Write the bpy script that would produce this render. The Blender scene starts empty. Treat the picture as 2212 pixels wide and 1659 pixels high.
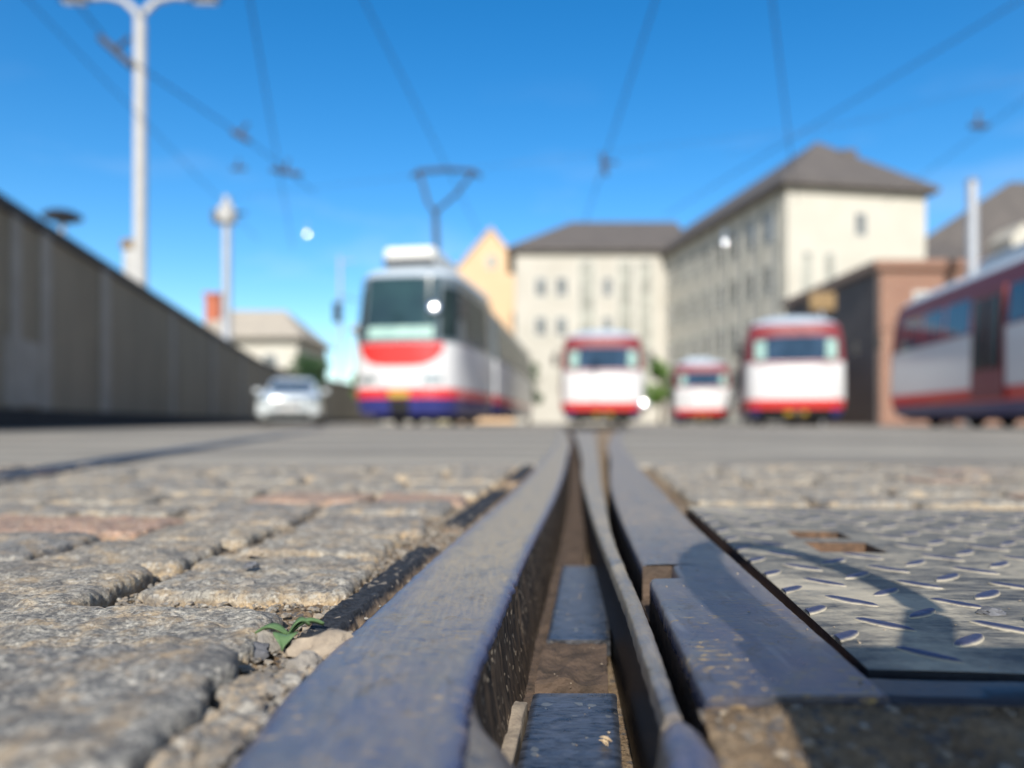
import bpy, bmesh, math, random
from mathutils import Vector, Matrix, noise
random.seed(7)
R = math.radians
S = bpy.context.scene
COL = S.collection
H = 0.10                     # camera height above the rails
F = 1650.0                   # focal length in units of a 2212 wide picture

def at(x, y, d):             # picture direction at a real distance -> world point
    return Vector(((x-1106)/F*d, d, H-(y-912)/F*d))

# ------------------------------------------------------------------ helpers
def tag(o, label=None, cat=None, group=None, kind=None):
    if label: o['label'] = label
    if cat: o['category'] = cat
    if group: o['group'] = group
    if kind: o['kind'] = kind
    return o

def empty(name, loc=(0,0,0), rz=0.0):
    o = bpy.data.objects.new(name, None); COL.objects.link(o)
    o.location = loc; o.rotation_euler = (0,0,rz); o.empty_display_size = .1
    return o

def across(o, n):
    a=o.data.attributes.new('across','FLOAT','POINT'); k=len(o.data.vertices)
    a.data.foreach_set('value',[min(1.,(i%n)/(n-1)) for i in range(k)])

class MB:
    def __init__(s): s.v=[]; s.f=[]; s.m=[]
    def add(s, vs, fs, mi=0):
        b=len(s.v); s.v += [tuple(v) for v in vs]
        s.f += [tuple(b+i for i in f) for f in fs]; s.m += [mi]*len(fs)
    def box(s, x0,x1,y0,y1,z0,z1, mi=0):
        s.add([(x0,y0,z0),(x1,y0,z0),(x1,y1,z0),(x0,y1,z0),(x0,y0,z1),(x1,y0,z1),(x1,y1,z1),(x0,y1,z1)],
              [(3,2,1,0),(4,5,6,7),(0,1,5,4),(1,2,6,5),(2,3,7,6),(3,0,4,7)],mi)
    def tube(s, pts, r, n=8, mi=0, cap=True):
        pts=[Vector(p) for p in pts]
        rs = r if isinstance(r,(list,tuple)) else [r]*len(pts)
        rings=[]
        for i,p in enumerate(pts):
            a=pts[max(0,i-1)]; b=pts[min(len(pts)-1,i+1)]
            t=(b-a).normalized()
            up=Vector((0,0,1)) if abs(t.z)<.9 else Vector((1,0,0))
            u=t.cross(up).normalized(); w=u.cross(t)
            rings.append([p+(u*math.cos(2*math.pi*k/n)+w*math.sin(2*math.pi*k/n))*rs[i] for k in range(n)])
        vs=[q for rg in rings for q in rg]; fs=[]
        for i in range(len(rings)-1):
            for k in range(n):
                fs.append((i*n+k,(i+1)*n+k,(i+1)*n+(k+1)%n,i*n+(k+1)%n))
        if cap:
            fs.append(tuple(range(n))); fs.append(tuple(reversed(range((len(rings)-1)*n,len(rings)*n))))
        s.add(vs,fs,mi)
    def lathe(s, prof, n=20, c=(0,0,0), axis='z', mi=0):
        vs=[];fs=[]
        for (r,h) in prof:
            for k in range(n):
                a=2*math.pi*k/n; x,y=r*math.cos(a),r*math.sin(a)
                p={'z':(x,y,h),'x':(h,x,y),'y':(x,-h,y)}[axis]
                vs.append((c[0]+p[0],c[1]+p[1],c[2]+p[2]))
        for i in range(len(prof)-1):
            for k in range(n):
                fs.append((i*n+k,i*n+(k+1)%n,(i+1)*n+(k+1)%n,(i+1)*n+k))
        fs.append(tuple(reversed(range(n)))); fs.append(tuple(range((len(prof)-1)*n,len(prof)*n)))
        s.add(vs,fs,mi)
    def grid(s, rows, mi=0, closed=False):
        n=len(rows[0]); vs=[p for r in rows for p in r]; fs=[]
        for i in range(len(rows)-1):
            for k in range(n if closed else n-1):
                k2=(k+1)%n
                fs.append((i*n+k,i*n+k2,(i+1)*n+k2,(i+1)*n+k))
        s.add(vs,fs,mi)
    def build(s, name, mat, parent=None, smooth=False, bevel=0, loc=None, fix=True, seg=2, auto=None):
        me=bpy.data.meshes.new(name); me.from_pydata(s.v,[],s.f)
        mats = mat if isinstance(mat,(list,tuple)) else [mat]
        for m_ in mats: me.materials.append(m_)
        if len(mats)>1: me.polygons.foreach_set('material_index', s.m)
        if fix:
            bm=bmesh.new(); bm.from_mesh(me); bmesh.ops.recalc_face_normals(bm,faces=bm.faces); bm.to_mesh(me); bm.free()
        if smooth:
            me.polygons.foreach_set('use_smooth',[True]*len(me.polygons))
            if auto: me.set_sharp_from_angle(angle=R(auto))
        me.update()
        o=bpy.data.objects.new(name,me); COL.objects.link(o)
        if parent: o.parent=parent
        if loc is not None: o.location=loc
        if bevel:
            md=o.modifiers.new('bevel','BEVEL'); md.width=bevel; md.segments=seg; md.limit_method='ANGLE'; md.angle_limit=R(35)
        return o

def interp(tab, x):
    if x<=tab[0][0]:
        (a,b),(c,d)=tab[0],tab[1]; return b+(d-b)*(x-a)/(c-a)
    for (a,b),(c,d) in zip(tab,tab[1:]):
        if x<=c: return b+(d-b)*(x-a)/(c-a)
    (a,b),(c,d)=tab[-2],tab[-1]; return b+(d-b)*(x-a)/(c-a)

def smoothcurve(tab):        # Catmull-Rom through the table
    def f(x):
        n=len(tab)
        i=0
        while i<n-2 and x>tab[i+1][0]: i+=1
        x0,y0=tab[i]; x1,y1=tab[i+1]
        m0=(y1-tab[i-1][1])/(x1-tab[i-1][0]) if i>0 else (y1-y0)/(x1-x0)
        m1=(tab[i+2][1]-y0)/(tab[i+2][0]-x0) if i<n-2 else (y1-y0)/(x1-x0)
        if x<x0: return y0+m0*(x-x0)
        if x>x1: return y1+m1*(x-x1)
        h=x1-x0; t=(x-x0)/h
        return (2*t**3-3*t*t+1)*y0+(t**3-2*t*t+t)*h*m0+(-2*t**3+3*t*t)*y1+(t**3-t*t)*h*m1
    return f

def fbm(p, sc, o=3):
    return noise.fractal(Vector(p)*sc, 1.0, 2.0, o)

# ------------------------------------------------------------------ materials
class NT:
    def __init__(s,name):
        s.m=bpy.data.materials.new(name); s.m.use_nodes=True; s.t=s.m.node_tree
        s.b=s.t.nodes['Principled BSDF']; s._pos=None
    def n(s,t): return s.t.nodes.new(t)
    def l(s,a,b): s.t.links.new(a,b)
    def pos(s,obj=False):
        if obj:
            return s.n('ShaderNodeTexCoord').outputs['Object']
        if not s._pos: s._pos=s.n('ShaderNodeNewGeometry').outputs['Position']
        return s._pos
    def mapv(s,vec,scale=(1,1,1),rot=(0,0,0)):
        k=s.n('ShaderNodeMapping'); k.inputs['Scale'].default_value=scale; k.inputs['Rotation'].default_value=rot
        s.l(vec,k.inputs['Vector']); return k.outputs[0]
    def noise(s,scale,detail=4,rough=.55,vec=None,dist=0):
        k=s.n('ShaderNodeTexNoise'); k.inputs['Scale'].default_value=scale; k.inputs['Detail'].default_value=detail
        k.inputs['Roughness'].default_value=rough; k.inputs['Distortion'].default_value=dist
        s.l(vec if vec is not None else s.pos(),k.inputs['Vector']); return k.outputs['Fac']
    def voro(s,scale,vec=None,feature='F1',out='Distance'):
        k=s.n('ShaderNodeTexVoronoi'); k.feature=feature; k.inputs['Scale'].default_value=scale
        s.l(vec if vec is not None else s.pos(),k.inputs['Vector']); return k.outputs[out]
    def ramp(s,fac,stops,interp='LINEAR'):
        k=s.n('ShaderNodeValToRGB'); e=k.color_ramp.elements; k.color_ramp.interpolation=interp
        while len(e)<len(stops): e.new(.5)
        for q,(p,c) in zip(e,stops):
            q.position=p; q.color=(c,c,c,1) if isinstance(c,(int,float)) else (*c,1)
        s.l(fac,k.inputs[0]); return k.outputs[0]
    def mix(s,fac,a,b,blend='MIX'):
        k=s.n('ShaderNodeMix'); k.data_type='RGBA'; k.blend_type=blend
        for i,v in ((0,fac),(6,a),(7,b)):
            if hasattr(v,'is_linked'): s.l(v,k.inputs[i])
            else: k.inputs[i].default_value = v if i==0 else (*v,1)
        return k.outputs[2]
    def math(s,op,a,b=0.,c=None):
        k=s.n('ShaderNodeMath'); k.operation=op
        for i,v in enumerate((a,b) if c is None else (a,b,c)):
            if hasattr(v,'is_linked'): s.l(v,k.inputs[i])
            else: k.inputs[i].default_value=v
        return k.outputs[0]
    def maprange(s,v,a,b,c=0.,d=1.):
        k=s.n('ShaderNodeMapRange'); s.l(v,k.inputs[0])
        for i,q in enumerate((a,b,c,d)): k.inputs[i+1].default_value=q
        return k.outputs[0]
    def sep(s,vec):
        k=s.n('ShaderNodeSeparateXYZ'); s.l(vec,k.inputs[0]); return k.outputs
    def bump(s,h,strength=.5,dist=.001,prev=None):
        k=s.n('ShaderNodeBump'); k.inputs['Strength'].default_value=strength; k.inputs['Distance'].default_value=dist
        s.l(h,k.inputs['Height'])
        if prev is not None: s.l(prev,k.inputs['Normal'])
        return k.outputs[0]
    def set(s,**kw):
        for k,v in kw.items():
            i=s.b.inputs[{'col':'Base Color','rough':'Roughness','metal':'Metallic','nor':'Normal','spec':'Specular IOR Level','coat':'Coat Weight','emit':'Emission Color','es':'Emission Strength','trans':'Transmission Weight'}[k]]
            if hasattr(v,'is_linked'): s.l(v,i)
            else: i.default_value = (*v,1) if isinstance(v,tuple) else v
        return s.m

def simple(name, c1, c2=None, sc=3., rough=.6, metal=0., bump=0., bsc=40., bd=.01, spec=.5, obj=False, coat=0.):
    t=NT(name); v=t.pos(obj)
    if c2 is None: c2=tuple(x*.82 for x in c1)
    c=t.ramp(t.noise(sc,5,.6,v),[(.3,c2),(.7,c1)])
    kw=dict(col=c,rough=rough,metal=metal,spec=spec,coat=coat)
    if bump: kw['nor']=t.bump(t.noise(bsc,5,.6,v),bump,bd)
    return t.set(**kw)

def m_cobble(name, a, b, tan):
    t=NT(name)
    big=t.noise(14,5,.6); fine=t.noise(260,6,.7); mid=t.noise(75,5,.65)
    info=t.n('ShaderNodeObjectInfo').outputs['Random']
    m2=t.math('ADD',t.math('MULTIPLY',t.noise(150,6,.72),.6),t.math('MULTIPLY',fine,.4)); base=t.mix(t.ramp(m2,[(.43,0),(.57,1)]),a,b)
    base=t.mix(t.ramp(t.noise(190,5,.7,t.mapv(t.pos(),(1,1,1),(0,0,1.))),[(.56,0),(.64,.8)]),base,tuple(min(1,x*1.45) for x in b))
    base=t.mix(t.ramp(t.noise(170,5,.7,t.mapv(t.pos(),(1,1,1),(0,.5,2.))),[(.57,0),(.66,.85)]),base,(.055,.053,.052))
    base=t.mix(t.math('MULTIPLY',info,.36),base,(.31,.25,.18))
    z=t.sep(t.pos())[2]
    zz=t.math('ADD',z,t.math('MULTIPLY',t.math('SUBTRACT',mid,.5),.012))
    low=t.maprange(zz,-.0035,-.0105)
    dust=t.math('MAXIMUM',low,t.ramp(t.noise(42,6,.65),[(.475,0),(.63,.65)]))
    c=t.mix(dust,base,tan)
    # mineral flecks, dark mica and pale quartz
    vo=t.voro(650,out='Color'); vs=t.sep(vo)[0]
    c=t.mix(t.ramp(vs,[(.80,0),(.86,.45)]),c,(.07,.07,.075))
    vs2=t.sep(t.voro(560,out='Color'))[1]
    c=t.mix(t.ramp(vs2,[(.86,0),(.92,.5)]),c,(.62,.57,.48))
    c=t.mix(t.ramp(t.noise(30,7,.7),[(.36,.65),(.54,0)]),c,(.10,.095,.09))
    h=t.math('ADD',t.math('MULTIPLY',fine,.5),mid)
    n1=t.bump(t.math('ADD',h,t.math('MULTIPLY',m2,.8)),.9,.0032); n2=t.bump(t.noise(620,5,.75),.6,.0008,n1)
    return t.set(col=c,rough=t.ramp(fine,[(.3,.62),(.7,.9)]),nor=n2,spec=.45)

M={}
M['cobble']=m_cobble('cobble_granite',(.13,.122,.108),(.46,.42,.345),(.52,.37,.205))
M['cobble_pink']=m_cobble('cobble_pink_granite',(.36,.21,.145),(.46,.30,.21),(.45,.30,.18))
M['cobble_blue']=m_cobble('cobble_blue_granite',(.115,.112,.108),(.35,.33,.29),(.50,.355,.20))

def m_rail(name, blue, dusty, tan_amt, rot=-.107, scr=0., wr=(.26,.56,.58), eg=(.12,.42,.72,.92)):
    t=NT(name); p=t.pos()
    al=t.mapv(p,(1,.55,1),(0,0,-rot))
    big=t.noise(26,6,.65,al); f=t.noise(130,7,.7,al)
    ac=t.mapv(p,(.55,1.7,1),(0,0,-rot)); acr=t.noise(170,6,.7,ac)
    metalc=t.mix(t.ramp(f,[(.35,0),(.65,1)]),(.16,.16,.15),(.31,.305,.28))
    wr_=t.maprange(t.sep(p)[1],wr[0],wr[1],1.,.12)  # steel bluer toward the near end: sky reflection put into its colour
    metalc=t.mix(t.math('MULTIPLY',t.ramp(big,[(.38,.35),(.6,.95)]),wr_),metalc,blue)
    mo=t.math('ADD',t.math('MULTIPLY',t.noise(48,8,.7,al,1.2),.55),t.math('MULTIPLY',t.noise(260,6,.75,ac),.45))
    d=t.ramp(mo,[(.49-tan_amt,0),(.57-tan_amt,.55),(.66-tan_amt,1)])
    sp=t.sep(t.voro(230,out='Color'))[0]
    d2=t.math('MULTIPLY',t.ramp(sp,[(.97,0),(.98,1)]),t.ramp(t.noise(30,3),[(.45,0),(.6,1)]))
    d=t.math('MAXIMUM',t.math('MULTIPLY',d,.74),t.math('MULTIPLY',d2,.8))
    near_fade=t.maprange(t.math('ADD',t.sep(p)[1],t.math('MULTIPLY',t.math('SUBTRACT',big,.5),.35)),wr[0],wr[1],wr[2],1.)  # dust thins toward the near end, where the sky sheen is painted
    at_=t.n('ShaderNodeAttribute'); at_.attribute_name='across'; u=at_.outputs['Fac']
    un=t.math('ADD',u,t.math('MULTIPLY',t.math('SUBTRACT',t.noise(55,5,.6,al),.5),.16))
    edge=t.math('MULTIPLY',t.maprange(un,eg[0],eg[1]),t.maprange(un,eg[3],eg[2]))
    d=t.math('MULTIPLY',t.math('MULTIPLY',d,near_fade),t.math('MAXIMUM',edge,.12))
    lines=t.noise(420,5,.7,t.mapv(p,(1,.12,1),(0,0,-rot)))
    lines2=t.ramp(t.noise(150,4,.6,t.mapv(p,(1,.09,1),(0,0,-rot))),[(.60,0),(.68,1)])
    gr=t.ramp(t.noise(85,8,.75,al,.8),[(.55,0),(.66,.85)])
    metalc=t.mix(t.math('MULTIPLY',gr,edge),metalc,(.075,.05,.036)); metalc=t.mix(t.math('MULTIPLY',t.math('SUBTRACT',1.,edge),.75),metalc,(.12,.17,.36))  # last mix: blue sky sheen put into the edge colour
    metalc=t.mix(t.math('MULTIPLY',lines2,.22),metalc,(.55,.52,.50))
    d=t.math('MULTIPLY',d,t.maprange(lines,.38,.62,.8,1.1))
    if scr:
        s1=t.noise(190,5,.65,t.mapv(p,(.5,1.7,1),(0,0,.25)))
        band=t.math('MULTIPLY',t.maprange(t.sep(p)[1],.50,.34),t.ramp(t.noise(26,3),[(.38,0),(.55,1)]))
        sc_=t.math('MULTIPLY',t.ramp(s1,[(.57,0),(.61,1)]),band)
        col=t.mix(d,metalc,dusty); col=t.mix(t.math('MULTIPLY',sc_,scr),col,(.50,.33,.12)); d=t.math('MAXIMUM',d,t.math('MULTIPLY',sc_,.8))
    else: col=t.mix(d,metalc,dusty)
    h=t.math('ADD',t.math('MULTIPLY',acr,.6),t.noise(500,4,.7))
    n=t.bump(t.math('ADD',h,t.math('MULTIPLY',lines,.3)),.4,.0009); n=t.bump(t.noise(38,3),.35,.0016,n)
    return t.set(col=col,metal=t.maprange(d,0,1,.85,.05),rough=t.math('ADD',t.maprange(d,0,1,.27,.66),t.math('MULTIPLY',t.math('SUBTRACT',f,.5),.25)),nor=n)
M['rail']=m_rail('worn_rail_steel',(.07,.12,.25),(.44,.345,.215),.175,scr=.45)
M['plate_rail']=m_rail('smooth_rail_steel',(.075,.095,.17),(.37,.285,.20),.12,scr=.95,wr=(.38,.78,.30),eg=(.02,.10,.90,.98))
M['stub']=m_rail('stub_steel',(.09,.12,.26),(.40,.31,.22),.10,eg=(-1,-.5,1.5,2))
M['blade']=m_rail('tongue_steel',(.15,.155,.20),(.46,.36,.23),.12,eg=(-1,-.5,1.5,2))
def m_slide():
    t=NT('oiled_slide_steel'); p=t.pos(); st=t.noise(120,7,.75,t.mapv(p,(.6,1.5,1),(0,0,-.107)),.6)
    c=t.mix(t.ramp(st,[(.4,0),(.6,1)]),(.05,.055,.065),(.20,.205,.225))
    sp=t.ramp(t.sep(t.voro(280,out='Color'))[0],[(.975,0),(.985,.8)])
    c=t.mix(sp,c,(.4,.34,.26))
    return t.set(col=c,metal=.75,rough=t.ramp(st,[(.3,.22),(.7,.42)]),nor=t.bump(t.math('ADD',st,t.noise(220,4)),.4,.0008))
M['slide']=m_slide()
def m_streaked_flank():
    t=NT('streaked_rail_flank'); p=t.pos(); st=t.noise(160,7,.75,t.mapv(p,(1,1,.12)))
    c=t.mix(t.ramp(st,[(.40,0),(.66,1)]),(.016,.013,.011),(.15,.105,.07))  # near-black flank with brown streaks, pale specks below
    sp=t.ramp(t.sep(t.voro(420,out='Color'))[0],[(.955,0),(.97,1)])
    c=t.mix(sp,c,(.42,.33,.23))
    return t.set(col=c,rough=.62,spec=.3,nor=t.bump(st,.9,.0025))
M['streaked_flank']=m_streaked_flank()
M['black_flank']=simple('groove_shade_black',(.012,.012,.014),(.006,.006,.007),40,.5,0,.3,200,.001,.3)  # groove shade put into the near-black colour of the tongue flank
def m_dirt():
    t=NT('sandy_dirt'); b=t.noise(22,6,.65); f=t.noise(330,7,.75)
    c=t.ramp(b,[(.32,(.20,.13,.075)),(.5,(.34,.24,.145)),(.7,(.44,.335,.22))])
    c=t.mix(t.ramp(f,[(.38,.65),(.55,0)]),c,(.10,.075,.055))
    vs=t.sep(t.voro(300,out='Color'))
    c=t.mix(t.ramp(vs[0],[(.84,0),(.90,.45)]),c,(.40,.33,.25)); c=t.mix(t.ramp(vs[1],[(.82,0),(.86,.7)]),c,(.12,.125,.135))
    n=t.bump(t.math('ADD',f,t.noise(110,6,.7)),1.,.004); n=t.bump(t.voro(300),.7,.0022,n)
    return t.set(col=c,rough=.95,nor=n,spec=.25)
M['dirt']=m_dirt()
M['groove_dirt']=simple('rusty_groove_dirt',(.125,.085,.06),(.05,.037,.028),60,.85,0,.8,240,.003,.3)
def m_gravel():
    t=NT('gravel_stone'); r=t.noise(140,2,.5); f=t.noise(500,5,.7)
    c=t.ramp(r,[(.30,(.10,.09,.08)),(.40,(.24,.21,.17)),(.48,(.32,.25,.17)),(.56,(.17,.165,.155)),(.62,(.33,.30,.25)),(.70,(.44,.40,.33))])
    c=t.mix(t.ramp(f,[(.35,.5),(.6,0)]),c,(.10,.085,.07))
    return t.set(col=c,rough=.85,nor=t.bump(f,.8,.001))
M['gravel']=m_gravel()
M['stone_pale']=simple('pale_pebble',(.36,.29,.21),(.20,.16,.12),140,.85,0,.8,400,.001)
M['stone_dark']=simple('dark_pebble',(.15,.15,.16),(.07,.07,.075),160,.8,0,.8,400,.001)
M['stone_grey']=simple('grey_pebble',(.30,.265,.22),(.16,.145,.125),130,.85,0,.8,400,.001)
def m_bitumen():
    t=NT('bitumen_seal'); f=t.noise(240,6,.7); g=t.noise(90,4,.6)
    c=t.mix(t.ramp(f,[(.38,0),(.7,1)]),(.014,.015,.018),(.055,.058,.066))
    z=t.math('ADD',t.sep(t.pos())[2],t.math('MULTIPLY',t.math('SUBTRACT',g,.5),.01))
    c=t.mix(t.maprange(z,-.004,-.009),c,(.36,.26,.17))
    c=t.mix(t.ramp(t.sep(t.voro(300,out='Color'))[0],[(.93,0),(.96,.6)]),c,(.40,.33,.25))
    return t.set(col=c,rough=.75,spec=.3,nor=t.bump(t.math('ADD',f,g),1.,.004))
M['bitumen']=m_bitumen()
def m_checker():
    t=NT('checker_plate_steel'); p=t.pos()
    z=t.sep(p)[2]; zz=t.math('ADD',z,t.math('MULTIPLY',t.math('SUBTRACT',t.noise(140,5),.5),.0006))
    lug=t.maprange(zz,-.0034,-.0026); foot=t.math('MULTIPLY',t.maprange(zz,-.0041,-.0037),t.math('SUBTRACT',1.,lug))
    st=t.noise(70,8,.75,t.mapv(p,(.4,1.5,1),(0,0,-.107)))
    dusty=t.ramp(st,[(.38,(.04,.04,.04)),(.48,(.12,.115,.10)),(.56,(.245,.225,.18)),(.69,(.38,.335,.25))])
    f=t.noise(600,5,.7)
    dusty=t.mix(t.ramp(f,[(.38,.45),(.55,0)]),dusty,(.13,.12,.10))
    col=t.mix(t.math('MULTIPLY',foot,.55),dusty,(.58,.50,.36)); col=t.mix(lug,col,(.12,.125,.20))
    met=t.math('MAXIMUM',t.math('MULTIPLY',lug,.85),t.ramp(st,[(.32,.5),(.46,.0)]))
    return t.set(col=col,metal=met,rough=t.math('SUBTRACT',t.ramp(st,[(.35,.42),(.6,.7)]),t.math('MULTIPLY',lug,.12)),spec=.3,nor=t.bump(t.math('ADD',t.math('MULTIPLY',st,.8),t.math('MULTIPLY',f,.6)),.5,.0011))
M['checker']=m_checker()
M['dark_steel']=simple('dark_frame_steel',(.07,.075,.085),(.03,.032,.04),50,.4,.7,.4,200,.001)
M['rust']=simple('rusty_edge',(.20,.11,.06),(.06,.04,.028),120,.85,.1,.9,260,.002)
def m_asphalt():
    t=NT('grey_yard_asphalt'); a=t.noise(.35,5,.6); f=t.noise(90,5,.7)
    c=t.mix(t.ramp(f,[(.35,0),(.65,1)]),(.215,.196,.165),(.31,.285,.24))
    c=t.mix(t.ramp(a,[(.35,.35),(.6,0)]),c,(.22,.19,.15))
    st=t.noise(3.2,5,.6,t.mapv(t.pos(),(.25,1,1)))
    c=t.mix(t.ramp(st,[(.46,0),(.60,.55)]),c,(.43,.38,.30))
    s2=t.noise(1.1,6,.65,t.mapv(t.pos(),(.3,1.3,1))); c=t.mix(t.ramp(s2,[(.48,0),(.58,.6)]),c,(.13,.117,.10))
    return t.set(col=c,rough=.88,nor=t.bump(f,.8,.004),spec=.3)
M['asphalt']=m_asphalt()
M['leaf_weed']=simple('weed_leaf',(.125,.20,.085),(.07,.125,.05),60,.5,0,.4,200,.001,.4)
M['straw']=simple('dry_splinter',(.52,.40,.25),(.34,.24,.14),300,.8)
# background materials
def m_wall():
    t=NT('stained_concrete_wall'); p=t.pos()
    s=t.noise(.9,6,.65,t.mapv(p,(1,1,.25))); f=t.noise(9,6,.7)
    c=t.ramp(s,[(.3,(.19,.155,.105)),(.6,(.27,.225,.16)),(.8,(.32,.27,.195))])
    c=t.mix(t.ramp(f,[(.3,.3),(.6,0)]),c,(.10,.098,.09))
    return t.set(col=c,rough=.9,nor=t.bump(f,.5,.01))
M['wall']=m_wall()
M['wall_strip']=simple('pale_wall_render',(.34,.31,.27),(.26,.235,.20),2,.9)
M['wall_plinth']=simple('black_plinth',(.035,.034,.034),(.02,.02,.022),2,.95)  # near-black strip along the wall foot
M['coping']=simple('dark_wall_coping',(.06,.058,.06),(.04,.04,.042),3,.85)
M['galv']=simple('galvanised_pole',(.40,.41,.43),(.33,.34,.36),3,.45,.35)
M['pole_paint']=simple('pale_pole_paint',(.44,.43,.41),(.37,.36,.34),3,.6)
M['lamp_glass']=simple('frosted_lamp_glass',(.75,.77,.78),(.7,.7,.72),3,.3)
M['dark_metal']=simple('dark_painted_metal',(.045,.05,.06),(.03,.032,.04),5,.5,.3)
M['wire']=simple('wire_copper_black',(.05,.05,.055),(.035,.035,.04),5,.6,.2)
def paint(name,c,rough=.35,coat=.3):
    t=NT(name); v=t.pos(True); n1=t.noise(2.2,6,.6,v); n2=t.noise(14,5,.7,t.mapv(v,(1,1,.3)))
    d=t.math('MULTIPLY',t.ramp(n1,[(.45,0),(.75,1)]),t.ramp(n2,[(.4,0),(.7,1)]))
    cc=t.mix(t.math('MULTIPLY',d,.35),c,tuple(x*.55+.03 for x in c))
    return t.set(col=cc,rough=rough,coat=coat)
M['white']=paint('tram_white',(.62,.61,.60))
M['red']=paint('tram_red',(.60,.035,.03))
M['maroon']=paint('tram_maroon',(.20,.028,.03),.5,0)
M['blue']=paint('tram_navy',(.025,.03,.16))
M['roof_grey']=paint('tram_roof_grey',(.42,.48,.53),.6,0)
M['tram_black']=simple('tram_underframe',(.015,.015,.016),(.01,.01,.01),4,.7,obj=True)
M['header']=paint('tram_header_grey',(.10,.125,.14))
M['cream']=paint('tram_roof_unit',(.72,.71,.66),.6,0)
M['rubber']=simple('tyre_rubber',(.02,.02,.021),(.014,.014,.015),6,.8,obj=True)
M['chrome']=simple('bright_metal',(.85,.85,.86),(.8,.8,.82),6,.17,1.,obj=True)
M['lampglass']=simple('headlamp_glass',(.36,.40,.40),(.25,.29,.30),6,.15,.4,obj=True)
M['yellow']=simple('yellow_plate',(.50,.33,.03),(.40,.26,.02),6,.6,obj=True)
def glass(name,c,rough=.06,c2=None,spec=.4):
    t=NT(name); v=t.pos(True)
    col=t.mix(t.ramp(t.noise(1.1,3,.5,v),[(.4,0),(.62,1)]),c,c2 or tuple(x*1.6+.01 for x in c))
    return t.set(col=col,rough=rough,spec=spec)
M['glass']=glass('dark_tram_glass',(.012,.03,.055))
M['glass_green']=glass('green_tram_glass',(.012,.03,.034),.06,(.02,.05,.05),.8)
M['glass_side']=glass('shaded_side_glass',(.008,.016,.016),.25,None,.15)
M['dash_sheen']=simple('pale_green_dash_sheen',(.35,.52,.45),(.24,.38,.34),4,.6,obj=True)  # dashboard green, also used for reflected light painted on the screens
M['car_silver']=paint('silver_car_paint',(.55,.59,.60),.25,.8)
M['plaster']=simple('cream_plaster',(.50,.47,.40),(.44,.41,.345),.35,.9)
M['plaster2']=simple('pale_plaster',(.46,.43,.37),(.38,.355,.30),.3,.9)
M['peach']=simple('peach_plaster',(.62,.43,.26),(.56,.38,.23),.3,.9)
M['slate']=simple('grey_slate_roof',(.105,.092,.084),(.075,.066,.062),.8,.85,0,.4,8,.05)
M['palegrey_roof']=simple('pale_tan_roof',(.40,.35,.28),(.32,.28,.23),.8,.85)
M['frame']=simple('window_frame_paint',(.55,.54,.49),(.48,.47,.43),3,.7)
M['pane']=glass('house_window_glass',(.12,.125,.12),.15)
M['olive_pane']=glass('stairwell_glass',(.22,.215,.18),.25)
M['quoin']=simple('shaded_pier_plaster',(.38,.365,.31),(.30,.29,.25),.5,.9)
def m_brick():
    t=NT('orange_brick'); k=t.n('ShaderNodeTexBrick'); k.inputs['Scale'].default_value=4.
    k.inputs['Color1'].default_value=(.27,.125,.075,1); k.inputs['Color2'].default_value=(.19,.09,.06,1); k.inputs['Mortar'].default_value=(.34,.28,.22,1)
    t.l(t.mapv(t.pos(True),(1,1,1),(R(90),0,0)),k.inputs['Vector'])
    return t.set(col=t.mix(t.ramp(t.noise(.8,5),[(.4,0),(.7,.4)]),k.outputs['Color'],(.20,.10,.07)),rough=.9)
M['brick']=m_brick()
M['side_shade']=simple('dark_side_shade',(.10,.082,.075),(.07,.058,.054),1.5,.8)  # shade of the brick building's left wall put into a dark colour
M['chimney']=simple('red_chimney_brick',(.42,.13,.07),(.30,.09,.05),3,.9)
M['ochre']=simple('ochre_paint',(.24,.15,.06),(.18,.11,.04),3,.6)
M['bark']=simple('tree_bark',(.10,.075,.05),(.06,.045,.03),8,.9)
M['leaf_dark']=simple('dark_leaves',(.045,.10,.03),(.025,.06,.018),2,.6)
M['leaf_mid']=simple('bright_leaves',(.13,.24,.035),(.07,.14,.02),2,.6)
M['skin']=simple('skin',(.52,.32,.23),(.48,.28,.20),30,.55)
M['phone']=simple('black_phone_glass',(.02,.02,.022),(.015,.015,.017),20,.25)
M['sleeve']=simple('dark_blue_sleeve',(.05,.06,.10),(.035,.04,.07),60,.9)

# ------------------------------------------------------------------ ground
def sheet(name, x0,x1,y0,y1,z, mat, nx=1, ny=1):
    mb=MB(); mb.grid([[(x0+(x1-x0)*i/nx, y0+(y1-y0)*j/ny, z) for i in range(nx+1)] for j in range(ny+1)])
    return mb.build(name,mat,fix=False)
tag(sheet('ground',-900,900,-40,1200,-.075,M['dirt']),kind='structure')
EDGE=lambda x: .03*math.sin(x*3)+.02*math.sin(x*9+1)
def dirt_grid(x0,x1,y0,y1,step,z,amp,name,mat=None,slope=0.,lo=None,hi=None):
    nx=int((x1-x0)/step); ny=int((y1-y0)/step); rows=[]
    for j in range(ny+1):
        r=[]
        for i in range(nx+1):
            y=y0+(y1-y0)*j/ny; xa=lo(y) if lo else x0; xb=hi(y) if hi else x1; x=xa+(xb-xa)*i/nx
            zz=z-(.011*min(1,max(0,(.262-y)/.045)) if name=='packed_dirt' else 0); r.append((x,y,zz+amp*fbm((x,y,3),28,3)+amp*.5*fbm((x,y,9),130,3)))
        rows.append(r)
    mb=MB(); mb.grid(rows); return mb.build(name,mat or M['dirt'],smooth=True,fix=False)
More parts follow.
